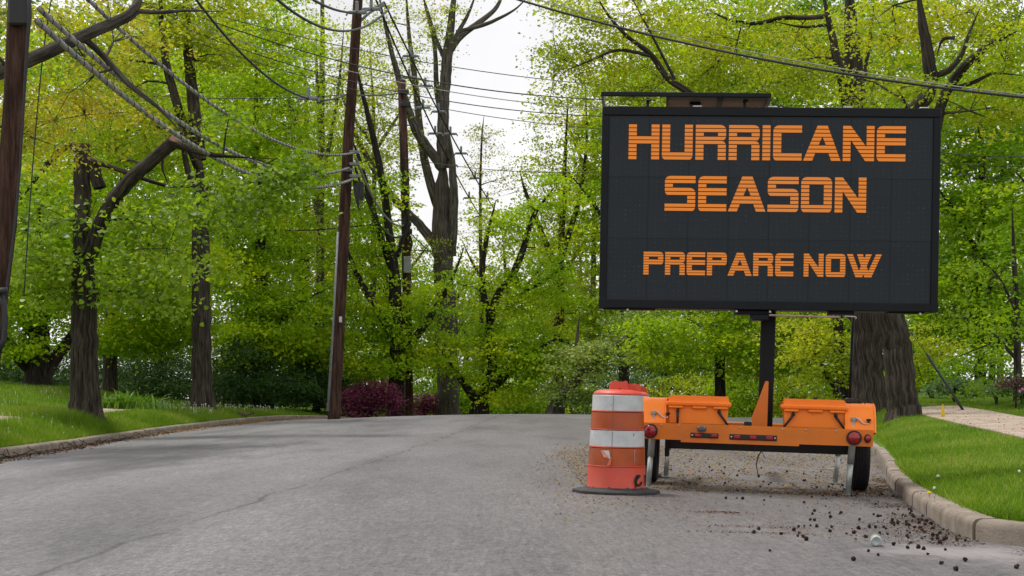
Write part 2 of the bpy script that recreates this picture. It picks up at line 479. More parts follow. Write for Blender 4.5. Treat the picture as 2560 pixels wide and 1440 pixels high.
# kerbs, stone by stone
def kerb(path, cuts, side, label, zf):
    root = empty('kerb'); tag(root, label, kind='structure')
    path = np.array(path, float)
    seg = np.r_[0, np.cumsum(np.hypot(*np.diff(path, axis=0).T))]
    tot = seg[-1]
    s = 0; i = 0
    prf = [(0, -.22), (0, .085), (.008, .112), (.028, .132), (.055, .138), (.165, .138), (.165, -.22)]
    while s < tot - .3:
        Ln = cuts[i % len(cuts)]; i += 1
        e = min(s + Ln, tot)
        ss = np.linspace(s + .013, e - .013, max(3, int((e - s) / .35)))
        mb = MB(); vs = []
        dz = random.uniform(-.008, .008); dxo = random.uniform(-.008, .008)
        for q in ss:
            x = np.interp(q, seg, path[:, 0]); y = np.interp(q, seg, path[:, 1])
            x2 = np.interp(min(q + .05, tot), seg, path[:, 0]) - np.interp(max(q - .05, 0), seg, path[:, 0])
            y2 = np.interp(min(q + .05, tot), seg, path[:, 1]) - np.interp(max(q - .05, 0), seg, path[:, 1])
            t = Vector((x2, y2, 0)).normalized()
            n = Vector((t.y, -t.x, 0)) * side
            z = float(zf(x, y))
            for (a, b) in prf:
                jit = mnoise.noise(Vector((x * 3, y * 3, b * 20))) * .009
                vs.append((x + n.x * (a + jit + dxo), y + n.y * (a + jit + dxo), z + b + dz + jit * .5))
        k = len(prf); fs = []
        for a in range(len(ss) - 1):
            for b in range(k):
                b2 = (b + 1) % k
                fs.append((a * k + b, a * k + b2, (a + 1) * k + b2, (a + 1) * k + b))
        fs.append(tuple(range(k - 1, -1, -1))); fs.append(tuple((len(ss) - 1) * k + q for q in range(k)))
        mb.add(vs, fs).build('kerb_stone', M['concrete'], root, autosm=40)
        s = e
    return root
yy = np.concatenate([np.arange(-6, 52, .5), np.arange(52, 72, .5)])
kerb([(float(kl(y)), y) for y in yy], [2.9, 3.1, 2.2, 3.6, 1.9, 3.0, 2.6, 1.4], -1, 'concrete kerb curving along the left lawn', zroad)
yy = np.arange(60, 9.6, -.35)
pth = [(float(kr(y)), float(y)) for y in yy] + [(3.06, 9.55), (3.03, 9.3), (3.06, 9.08), (3.16, 8.92), (3.34, 8.83), (3.6, 8.79), (4.2, 8.76), (6, 8.72), (11, 8.65), (20, 8.6)]
pth = pth[::-1]
kerb(pth, [2.4, 2.7, 3.4, 3.0, 3.1, 2.6, .85, 1.15, 1.05, .95, 1.25, 1.6, 1.1, 1.3, 2.0, 2.6], 1, 'concrete kerb turning the corner beside the right lawn', zroad)

# sidewalks
def walk(path_fn, y0, y1, d0, d1, zf, label, step=1.5, lift=.02):
    root = empty('sidewalk'); tag(root, label, kind='structure')
    y = y0
    while y < y1:
        ya, yb = y + .008, min(y + step, y1) - .008
        vs = []
        for (yq) in np.linspace(ya, yb, 4):
            for d in np.linspace(d0, d1, 4):
                x = path_fn(yq, d); vs.append((x, yq, float(zf(x, yq)) + lift))
        n = 4
        top = [(i * n + j, i * n + j + 1, (i + 1) * n + j + 1, (i + 1) * n + j) for i in range(3) for j in range(3)]
        low = [(v[0], v[1], v[2] - .09) for v in vs]
        mb = MB().add(vs, top)
        rim = [0, 1, 2, 3, 7, 11, 15, 14, 13, 12, 8, 4]
        b = len(mb.v); mb.v += [tuple(low[i]) for i in rim]
        for q in range(len(rim)):
            r2 = (q + 1) % len(rim)
            mb.f.append((rim[q], rim[r2], b + r2, b + q))
        mb.build('paving_slab', M['slab'], root)
        y += step
    return root
walk(lambda y, d: float(kl(y)) - d, 6, 47, 1.55, 2.75, zl, 'concrete sidewalk crossing the left lawn behind the pollarded tree')
def swr(y, d):
    return float(np.interp(y, [8.9, 18, 30, 36], [5.3, 6.65, 8.75, 9.6])) + d
walk(swr, 9.2, 34, 0, 1.5, zr, 'pale concrete sidewalk beside the right lawn', lift=.018)

# ------------------------------------------------------------------ message sign trailer
ORANGE = simple('orange_paint', (.74, .185, .003), (.66, .155, .003), .38, scale=1.5, spec=.5)
def grime(m, amt, colr, sc_=2.3):
    nt = m.node_tree; p = nt.nodes['Principled BSDF']; src = p.inputs['Base Color'].links[0].from_socket
    n = noise_node(nt, sc_, 8, .72); n2 = noise_node(nt, 45, 3, .7)
    f = mathn(nt, 'MULTIPLY', ramp(nt, n.outputs['Fac'], [(.46, (0, 0, 0)), (.72, (1, 1, 1))]).outputs['Color'], amt)
    c = mixc(nt, f, src, colr)
    sp = ramp(nt, n2.outputs['Fac'], [(.70, (0, 0, 0)), (.74, (.6, .6, .6))])
    c = mixc(nt, mathn(nt, 'MULTIPLY', sp.outputs['Color'], amt), c, (.08, .04, .02))
    nt.links.new(c, p.inputs['Base Color'])
    nt.links.new(ramp(nt, n.outputs['Fac'], [(.4, (.36, .36, .36)), (.7, (.62, .62, .62))]).outputs['Color'], p.inputs['Roughness'])
    return m
grime(ORANGE, .45, (.30, .10, .02))
ORANGE2 = simple('orange_plastic', (1.0, .25, .012), (.93, .215, .010), .42, scale=3, spec=.45)
grime(ORANGE2, .18, (.45, .14, .04))
BLACKM = simple('black_frame', (.0055, .0075, .010), (.0035, .0045, .006), .5, scale=3, spec=.22)
BLACKP = simple('black_plastic', (.012, .012, .013), (.007, .007, .008), .55, scale=10)
GALV = simple('galvanised_steel', (.46, .49, .465), (.30, .325, .305), .45, .55, scale=9)
ALU = simple('aluminium', (.62, .60, .58), (.5, .48, .47), .4, .6, scale=9)
RUBBER = simple('tyre_rubber', (.020, .020, .021), (.011, .011, .012), .85, scale=12, bmp=.2, spec=.25)
REDL = simple('red_lens', (.36, .006, .012), (.22, .003, .008), .18, scale=30, spec=.7)
def led_face():
    m, nt, p = new_mat('display_face')
    N = nt.nodes; L = nt.links
    tc = N.new('ShaderNodeTexCoord'); sp = N.new('ShaderNodeSeparateXYZ'); L.new(tc.outputs['Object'], sp.inputs[0])
    def fr(o, f):
        return mathn(nt, 'SUBTRACT', mathn(nt, 'FRACT', mathn(nt, 'MULTIPLY', o, f)), .5)
    a = fr(sp.outputs['X'], 21.0); b = fr(sp.outputs['Z'], 21.0)
    d = mathn(nt, 'SQRT', mathn(nt, 'ADD', mathn(nt, 'MULTIPLY', a, a), mathn(nt, 'MULTIPLY', b, b)))
    dot = mathn(nt, 'LESS_THAN', d, .2)
    n = noise_node(nt, 14, 3, .8); n2 = noise_node(nt, .8, 3, .5)
    dot = mathn(nt, 'MULTIPLY', dot, mathn(nt, 'MULTIPLY', ramp(nt, n.outputs['Fac'], [(.45, (0, 0, 0)), (.75, (1, 1, 1))]).outputs['Color'], .32))
    base = ramp(nt, n2.outputs['Fac'], [(.35, (.0058, .0115, .0175)), (.65, (.0092, .0165, .0235))])
    c = mixc(nt, dot, base.outputs['Color'], (.10, .12, .115))
    L.new(c, p.inputs['Base Color']); p.inputs['Roughness'].default_value = .45
    p.inputs['Specular IOR Level'].default_value = .32
    return m
LED = led_face()
def emit(name, colr, s):
    m, nt, p = new_mat(name)
    p.inputs['Base Color'].default_value = (.05, .02, .005, 1)
    p.inputs['Emission Color'].default_value = colr; p.inputs['Emission Strength'].default_value = s
    p.inputs['Roughness'].default_value = .6
    n = noise_node(nt, 120, 2, .5)
    nt.links.new(mixc(nt, n.outputs['Fac'], tuple(c * .88 for c in colr[:3]), colr), p.inputs['Emission Color'])
    return m
AMBER = emit('amber_led', (.66, .185, .014, 1), .575)
SOLAR = simple('panel_backsheet', (.34, .22, .16), (.27, .165, .115), .6, scale=4)
SOLARF = simple('solar_cells', (.012, .016, .035), (.008, .010, .022), .2, scale=8)

TX, TY = 2.366, 13.4
tz = float(zroad(TX, TY))
tr = empty('message_sign_trailer', (TX, TY, tz), (0, R(1.75), R(-9.0)))
tag(tr, 'orange trailer carrying a big black electronic message board lit with amber lettering', 'sign trailer')

# rear beam (channel) with its lower lip
mb = MB().box(-1.13, 1.045, 0, .012, .475, .632).box(-1.13, 1.045, .012, .075, .622, .632).box(-1.13, 1.045, .012, .075, .475, .485)
mb.box(-.76, .36, -.004, .004, .455, .49)
mb.build('rear_beam', ORANGE, tr)
for x in (-.95, -.78, -.20, .20, .42, .70):
    MB().lathe([(.009, 0), (.009, -.006), (.005, -.009)], 8, x, -.0005, .612, axis='y').build('bolt', GALV, tr)
for s in (-1, 1):
    MB().box(s * .86 - .035, s * .86 + .035, .075, 2.35, .50, .63, .006).build('side_rail', ORANGE, tr)
MB().box(-.83, .83, 2.0, 2.07, .50, .62, .006).build('cross_member', ORANGE, tr)
MB().box(-.83, .83, .70, .80, .50, .60, .006).build('cross_member', ORANGE, tr)
MB().prism([(-.06, 2.0), (.06, 2.0), (.06, 4.1), (-.06, 4.1)], .50, .60, 'z').build('tow_bar', ORANGE, tr)
# axle
mb = MB().box(-.93, .93, .88, .97, .355, .45, .01)
for s in (-1, 1):
    mb.box(s * .93 - .022, s * .93 + .022, .86, 1.0, .27, .47, .008)
mb.build('axle', BLACKP, tr)
# fenders
for s in (-1, 1):
    fc = .935 if s > 0 else -1.06
    x0, x1 = (fc - .135, fc + .135)
    outer = [(.08, .60), (.12, .68), (.20, .80), (.27, .855), (.36, .872), (1.42, .872), (1.52, .84), (1.62, .75), (1.70, .56)]
    inner = [(y + (.012 if y < .9 else -.012), z - .012) for (y, z) in outer]
    mb = MB()
    n = len(outer)
    vs = [(x0, *p) for p in outer] + [(x1, *p) for p in outer] + [(x0, *p) for p in inner] + [(x1, *p) for p in inner]
    fs = []
    for i in range(n - 1):
        fs += [(i, i + 1, n + i + 1, n + i), (2 * n + i, 3 * n + i, 3 * n + i + 1, 2 * n + i + 1), (i, 2 * n + i, 2 * n + i + 1, i + 1), (n + i, n + i + 1, 3 * n + i + 1, 3 * n + i)]
    mb.add(vs, fs)
    # turned-down rim along both sides
    for xx in (x0, x1):
        pts = [(xx, y, z) for (y, z) in outer]
        mb.tube(pts, .011, 6)
    mb.build('fender', ORANGE2, tr, autosm=50)
# wheels
for s in (-1, 1):
    w = empty('wheel', (1.005 if s > 0 else -1.105, .94, .325), parent=tr)
    prf = [(.19, -.075), (.25, -.085), (.295, -.083), (.318, -.072), (.325, -.06), (.325, .06), (.318, .072), (.295, .083), (.25, .085), (.19, .075)]
    mb = MB().lathe(prf, 48, axis='x', cap=False)
    mb.lathe([(.19, -.075), (.19, .075)], 48, axis='x', cap=False)
    mb.build('tyre', RUBBER, w, autosm=35)
    mb = MB()
    for gx_ in (-.040, -.013, .013, .040):      # proud tread ribs, grooves between them
        mb.lathe([(.324, gx_ - .010), (.331, gx_ - .009), (.331, gx_ + .009), (.324, gx_ + .010)], 48, axis='x', cap=False)
    mb.build('tread', RUBBER, w)
    MB().lathe([(.02, .03), (.09, .035), (.12, .01), (.17, .02), (.195, .07), (.195, -.07), (.17, -.02), (.02, -.02)], 32, axis='x').build('rim', GALV, w, autosm=30)
# battery boxes
def batt(cx, dirty):
    b = empty('battery_box', (cx, .40, .635), parent=tr)
    w = .285
    MB().prism([(-w * .97, 0), (w * .97, 0), (w * 1.02, .18), (-w * 1.02, .18)], -.20, .24).build('box_body', ORANGE2, b)
    mb = MB().box(-.318, .318, -.235, .28, .170, .212, .014)
    for k in range(30):
        x = -.30 + k * .0207
        mb.box(x - .004, x + .004, -.2395, -.23, .176, .206)
    mb.prism([(-.296, .212), (.296, .212), (.286, .262), (.272, .27), (-.272, .27), (-.286, .262)], -.20, .25)
    mb.build('box_lid', ORANGE2, b)
    for x in (-.22, .01, .215):
        MB().box(x - .072, x + .072, -.235, -.195, .145, .168, .008).build('lid_tab', ORANGE2, b)
    for (x, sgn) in ((-.20, -1), (.20, 1)):
        e = -1 if cx > 0 else (.0 if x < 0 else 1)
        ex = x + (.0 if e == 0 else (.09 if x > 0 else -.09))
        MB().tube([(x, -.206, .125), (x + (ex - x) * .1, -.222, .10), (x + (ex - x) * .55, -.226, .045), (ex, -.215, -.01)], [.014, .013, .011, .009], 8).build('power_cable', BLACKP, b, smooth=True)
        MB().tube([(x, -.20, .13), (x, -.232, .115)], .016, 10).build('cable_gland', BLACKP, b, smooth=True)
batt(-.605, 0); batt(.505, 1)
MB().box(.50, .54, .38, .45, .905, .925, .006).build('lid_vent', BLACKP, tr)
# mast, gusset and its foot
MB().box(-.020, .128, .80, .948, .46, 1.80, .008).build('mast', BLACKM, tr)
MB().prism([(-.085, .625), (.066, .625), (.066, 1.065), (.058, 1.072), (.035, 1.07), (-.045, .83), (-.085, .72)], .42, .435).box(.052, .066, .435, .80, .625, 1.0).build('mast_gusset', ORANGE, tr)
MB().box(-.16, -.085, .42, .50, .625, .665, .006).build('winch_block', BLACKP, tr)
# lamps
def lamp(x, z, rx, rz, parent=tr):
    n = 28
    k = rz / rx
    mb = MB(); prf = [(rx * 1.22, .0), (rx * 1.22, -.018), (rx * 1.10, -.026), (rx * 1.0, -.024)]
    mb.lathe(prf, n, axis='y'); mb.v = [(a + x, b, c * k + z) for (a, b, c) in mb.v]
    l = mb.build('tail_lamp', BLACKP, parent, autosm=40)
    mb = MB(); prf = [(rx * 1.0, -.015), (rx * .97, -.028), (rx * .75, -.038), (rx * .4, -.043), (.004, -.045)]
    mb.lathe(prf, n, axis='y'); mb.v = [(a + x, b, c * k + z) for (a, b, c) in mb.v]
    mb.build('lens', REDL, l, smooth=True)
lamp(.868, .553, .058, .058); lamp(.993, .551, .026, .034)
lamp(-1.055, .553, .058, .058)
def bar(x0, x1, z0, z1, nl, ends):
    b = MB().box(x0, x1, -.014, -.001, z0, z1, .005).build('identification_light_bar', BLACKP, tr)
    L_ = x1 - x0
    for c in nl:
        MB().box(x0 + L_ * c - .034, x0 + L_ * c + .034, -.030, -.013, z0 + .009, z1 - .009, .006).build('lens', REDL, b)
    for c in ends:
        MB().lathe([(.008, 0), (.008, -.005), (.003, -.007)], 10, x0 + L_ * c, -.0135, (z0 + z1) / 2, axis='y').build('screw', ALU, b)
bar(-.297, .150, .497, .550, (.16, .5, .84), (.04, .96))
bar(-.668, -.402, .503, .550, (.27, .85), (.06,))
b = MB().box(-.605, -.522, -.045, -.001, .566, .615, .012).build('plate_lamp', simple('grey_lamp', (.09, .09, .095), None, .4), tr)
for x in (-.592, -.536):
    MB().lathe([(.007, 0), (.004, -.004)], 8, x, -.0455, .606, axis='y').build('screw', ALU, b)
# jacks
def jack(x, y, near, mirror, foot=True):
    j = empty('jack', (x, y, 0), parent=tr)
    lean = -.035
    MB().tube([(.0, 0, .66), (lean * .5, 0, .30)], .033, 14).build('outer_tube', GALV, j, smooth=True)
    MB().tube([(lean * .5, 0, .31), (lean, 0, .006)], .027, 14).build('inner_tube', GALV, j, smooth=True)
    if foot:
        MB().box(lean - .05, lean + .05, -.05, .05, -.004, .008).build('foot_plate', GALV, j)
    s = mirror
    MB().lathe([(.026, 0), (.026, .022), (.018, .024), (.018, .055), (.028, .057), (.028, .082), (.012, .088)], 14, 0, 0, .66).build('jack_head', GALV, j, autosm=40)
    c = MB().tube([(0, -.0, .735), (.028 * s, -.01, .738), (.05 * s, -.015, .728), (.085 * s, -.02, .690), (.128 * s, -.02, .682), (.138 * s, -.02, .700)], .0075, 8).build('crank_arm', ALU, j, smooth=True)
    MB().lathe([(.009, 0), (.011, .015), (.022, .022), (.024, .032), (.018, .038)], 12, .138 * s, -.02, .698).build('crank_knob', BLACKP, c, autosm=40)
jack(.872, .14, True, 1); jack(-1.035, .14, True, 1)
jack(.885, 1.98, False, 1); jack(-.95, 1.98, False, 1)
# hanging wires under the beam
MB().tube([(.03, .10, .47), (.015, .08, .40), (-.02, .07, .34), (-.035, .06, .26), (-.02, .06, .19), (-.01, .06, .155)], [.005, .006, .007, .006, .005, .005], 6).tube([(-.01, .06, .165), (-.006, .06, .14)], .012, 8).tube([(.0, .09, .42), (.03, .085, .36), (.045, .08, .33)], .003, 5).tube([(-.03, .10, .42), (-.055, .09, .40), (-.05, .09, .43), (-.015, .09, .44)], .004, 5).build('loose_cable', BLACKP, tr)
# slim support rod from fender to board
MB().tube([(.905, 1.1, .63), (.905, 1.0, 1.80)], .016, 8).build('support_rod', BLACKM, tr, smooth=True)
mb = MB().tube([(.82, 1.05, .875), (.87, 1.03, .90), (.93, 1.04, .885), (.99, 1.05, .91), (1.06, 1.06, .88)], .010, 6).box(.86, .94, 1.0, 1.1, .875, .93, .01).tube([(.84, 1.0, .90), (.80, 1.0, .95), (.78, 1.0, 1.05)], .005, 5)
mb.build('cable_coil', BLACKP, tr)

# --- message board
S = 251.8
BZ = 2.809 - tz
BW, BH = 839 / S, 505 / S
bd_e = MB()
w2, h2 = BW / 2, BH / 2
fl, ft, fb = .072, .088, .085          # frame widths
bd_e.box(-w2, w2, .03, .30, -h2, h2, .01)
board = bd_e.build('display_board', BLACKM, tr)
board.location = (.020, .50, BZ); board.rotation_euler = (0, R(-.75), R(6.0))
for (nm, x0, x1, z0, z1) in (('frame_rail', -w2, w2, h2 - ft, h2), ('frame_rail', -w2, w2, -h2, -h2 + fb), ('frame_rail', -w2, -w2 + fl, -h2 + fb, h2 - ft), ('frame_rail', w2 - fl, w2, -h2 + fb, h2 - ft)):
    if z1 - z0 < .2:
        MB().box(x0 + .003, x1 - .003, -.012, .029, z0, z1, .006).build(nm, BLACKM, board)
    else:
        MB().box(x0, x1, -.010, .029, z0 + .001, z1 - .001, .006).build(nm, BLACKM, board)
for sx in (-1, 1):
    MB().box(sx * (w2 - .036) - .040, sx * (w2 - .036) + .040, -.016, .02, -h2 - .004, -h2 + fb + .012, .006).build('corner_cap', BLACKM, board)
# display modules, 8 x 3
gx0, gx1 = -w2 + fl, w2 - fl
gz0, gz1 = -h2 + fb, h2 - ft
mw = (gx1 - gx0) / 8; mh = (gz1 - gz0) / 3
modme = MB().box(-mw / 2 + .001, mw / 2 - .001, 0, .02, -mh / 2 + .001, mh / 2 - .001).mesh('display_module', LED)
for i in range(8):
    for k in range(3):
        o = lnk('display_module', modme, board)
        o.location = (gx0 + mw * (i + .5), .0085 + random.uniform(-.0012, .0012), gz0 + mh * (k + .5))
# small pale latch tabs along the top
for px in (1555, 1740, 1926, 2113, 2300):
    MB().box((px - 1922) / S - .045, (px - 1922) / S + .045, -.006, .12, h2 + .001, h2 + .012, .003).build('hinge_tab', ALU, board)
# under-board fittings
MB().box(-.30, .06, .06, .26, -h2 - .045, -h2 - .002, .006).build('pivot_plate', BLACKM, board)
MB().box(-.14, .02, .02, .28, -h2 - .10, -h2 - .046, .006).build('pivot_bracket', BLACKM, board)
for (x0, x1, dz_) in ((-1.62, -1.10, .014), (1.2, 1.55, .014), (.62, .86, .035)):
    MB().box(x0, x1, .05, .2, -h2 - dz_, -h2 - .002).build('bottom_rail', BLACKM, board)
MB().tube([(.02, .0, -h2 - .052), (.72, .0, -h2 - .062)], .010, 8).build('lock_rod', simple('pale_rod', (.42, .30, .27), None, .5), board, smooth=True)
MB().tube([(.76, 0, -h2 - .052), (.86, 0, -h2 - .055), (.875, 0, -h2 - .065), (.865, 0, -h2 - .078)], .006, 8).build('hook', ALU, board, smooth=True)
for x in (-1.38, -.30, 0.03, 1.50):
    MB().lathe([(.012, 0), (.012, .018), (.006, .02)], 8, x, .02, -h2 - .026).build('bolt', ALU, board)

# letters
ST = .222
def rnd(y, r0):     # inset of a rounded corner when y (distance from the edge) is inside the radius
    r = .15
    if y >= r: return 0.0
    return (r - math.sqrt(max(r * r - (r - y) ** 2, 0))) * r0
def glyph(ch, y, W):
    """filled intervals of letter ch at height y from the top (0..1), letter width W, in units of cap height"""
    row = min(int(y * 9), 8); s = ST if ch != 'I' else W
    full = [(0, W)]; st2 = [(0, s), (W - s, W)]; lf = [(0, s)]; rt_ = [(W - s, W)]
    T, B = y, 1 - y
    mid = abs(y - 5 / 9.0); mid4 = abs(y - 4 / 9.0)
    if ch == 'H': return full if row in (3, 4) else st2
    if ch == 'I': return full
    if ch == 'U':
        return st2 if row < 7 else [(rnd(B, 1), W - rnd(B, 1))]
    if ch == 'C':
        i = rnd(T, 1) + rnd(B, 1)
        return [(i, W)] if row in (0, 1, 7, 8) else lf
    if ch == 'E':
        i = rnd(T, 1) + rnd(B, 1)
        return [(i, W)] if row in (0, 1, 3, 4, 7, 8) else lf
    if ch == 'O':
        i = rnd(T, 1) + rnd(B, 1)
        return [(i, W - i)] if row in (0, 1, 7, 8) else st2
    if ch == 'P':
        if row < 2: return [(0, W - rnd(T, 1))]
        if row == 2: return st2
        if row < 5: return [(0, W - rnd(mid, 1))]
        return lf
    if ch == 'R':
        if row < 2: return [(0, W - rnd(T, 1))]
        if row == 2: return st2
        if row < 5: return [(0, W - rnd(mid4, .8))]
        return st2
    if ch == 'S':
        if row < 2: return [(rnd(T, 1), W)]
        if row == 2: return lf
        if row == 3: return [(0, W - rnd(y - 3 / 9., 1))]
        if row == 4: return [(rnd(5 / 9. - y, 1), W)]
        if row < 7: return rt_
        return [(0, W - rnd(B, 1))]
    if ch == 'A':
        a = .375 * W * (1 - y); b = W - (.36 * W * (1 - y))
        if .30 < y < 5 / 9.:
            h = (y - .30) / .255 * .10 * W * 1.05; c = .505 * W
            return [(a, c - h), (c + h, b)]
        if row >= 7:
            return [(a, a + .235 * W), (b - .245 * W, b)]
        return [(a, b)]
    if ch == 'N':
        w = .245 * W
        re = w + .50 * W * (y / .58)
        le = .26 * W + .48 * W * (y - .40) / .60
        if y < .40: iv = [(0, max(w, re))]
        else: iv = [(0, w), (le, min(re, W) if y < .58 else W)]
        if y < .58: iv.append((W - w, W))
        return iv
    if ch == 'W':
        t = .165 * W
        iv = sorted([(.26 * W * y, .26 * W * y + t), (.29 * W + .225 * W * y, .29 * W + .225 * W * y + t), (.545 * W - .275 * W * y, .545 * W - .275 * W * y + t), (.835 * W - .30 * W * y, .835 * W - .30 * W * y + t)])
        out = []
        for a, b in iv:
            if out and a <= out[-1][1] + .004: out[-1] = (out[-1][0], max(b, out[-1][1]))
            else: out.append((a, b))
        return out
    return full
def letter(ch, x0px, x1px, ytop, cap):
    W = (x1px - x0px) / cap
    mb = MB(); NS = 4
    for r in range(9):
        a = r / 9.; b = (r + .765) / 9.
        for k in range(NS):
            ya = a + (b - a) * k / NS; yb = a + (b - a) * (k + 1) / NS
            e = 1e-4
            A = glyph(ch, ya + e, W); B = glyph(ch, yb - e, W)
            if len(A) != len(B):
                A = B = glyph(ch, (ya + yb) / 2, W)
            for (p, q) in zip(A, B):
                mb.prism([(p[0], -ya), (q[0], -yb), (q[1], -yb), (p[1], -ya)], 0, .004)
    sc_ = cap / S
    mb.v = [(x * sc_, y, z * sc_) for (x, y, z) in mb.v]
    o = mb.build('letter', AMBER, board)
    o.location = ((x0px - 1922) / S, .0015, (522 - ytop) / S)
    o['label'] = 'amber striped letter ' + ch
    return o
X3 = lambda v: 1480 + v / 4.114
X4 = lambda v: 1900 + v / 4.114
X5 = lambda v: 1480 + v / 2.783
for ch, a, b in (('H', X3(370), X3(685)), ('U', X3(713), X3(1027)), ('R', X3(1057), X3(1367)), ('R', X3(1397), X3(1710)), ('I', X3(1740), X3(1820)), ('C', X4(122), X4(412)), ('A', X4(425), X4(812)), ('N', X4(830), X4(1147)), ('E', X4(1172), X4(1463))):
    letter(ch, a, b, 314.0, 89.5)
for ch, a, b in (('S', X3(750), X3(1063)), ('E', X3(1093), X3(1382)), ('A', X3(1395), X3(1785)), ('S', X3(1803), X4(388)), ('O', X4(415), X4(727)), ('N', X4(757), X4(1075))):
    letter(ch, a, b, 442.3, 89.5)
for ch, a, b in (('P', X5(368), X5(505)), ('R', X5(518), X5(655)), ('E', X5(668), X5(795)), ('P', X5(808), X5(945)), ('A', X5(950), X5(1120)), ('R', X5(1128), X5(1265)), ('E', X5(1280), X5(1405)), ('N', X5(1476), X5(1612)), ('O', X5(1627), X5(1762)), ('W', X5(1772), X5(2010))):
    letter(ch, a, b, 633.0, 58.5)

# --- solar panel over the board
sp = empty('solar_panel', ((1710 - 1922) / S + .01, .42, BZ + h2 + .115), (R(-3), R(.0), R(3.5)), tr)
hw = 212 / S
MB().box(-hw, hw, 0, .035, -.02, .022, .004).build('front_rail', BLACKM, sp)
MB().box(-hw, hw, 1.15, 1.185, -.02, .022, .004).build('rear_rail', BLACKM, sp)
for x in (-hw + .015, hw - .015):
    MB().box(x - .015, x + .015, .036, 1.149, -.02, .02).build('side_rail', simple('grey_rail', (.25, .235, .23), None, .5), sp)
pl = MB().box(-.17, hw - .032, .036, 1.149, .004, .012).build('panel_sheet', SOLAR, sp)
MB().box(-.17, hw - .032, .036, 1.149, .0125, .019).build('cell_sheet', SOLARF, pl)
MB().box(-.19, -.171, .036, 1.149, -.02, .016).build('panel_edge', simple('rust_edge', (.10, .045, .02), None, .6), sp)
MB().box(.33, .375, .036, 1.149, -.014, .003).build('panel_strut', simple('rust_strut', (.085, .05, .035), None, .6), sp)
MB().box(.05, .16, .3, .45, -.025, .003, .006).build('junction_box', BLACKP, sp)
for x in (-.372, .59):
    mb = MB().box(x - .013, x + .013, .08, .12, -.12, -.02).box(x - .03, x + .03, .07, .14, -.13, -.105).tube([(x - .02, .07, -.05), (x + .03, .06, -.04)], .012, 6)
    mb.build('panel_post', BLACKM, sp)
for q in range(9):
    x = .55 + q * .05
    MB().tube([(x, .15, -.125), (x + random.uniform(-.02, .02), .15, -.09 + random.uniform(-.01, .015))], .006, 5).build('bird_spike', ALU, sp)
mb = MB().tube([(hw, .1, -.0), (hw + .02, .1, -.06), (hw + .10, .1, -.085), (hw + .5, .12, -.115)], .006, 5)
mb.build('wiring', BLACKP, sp)

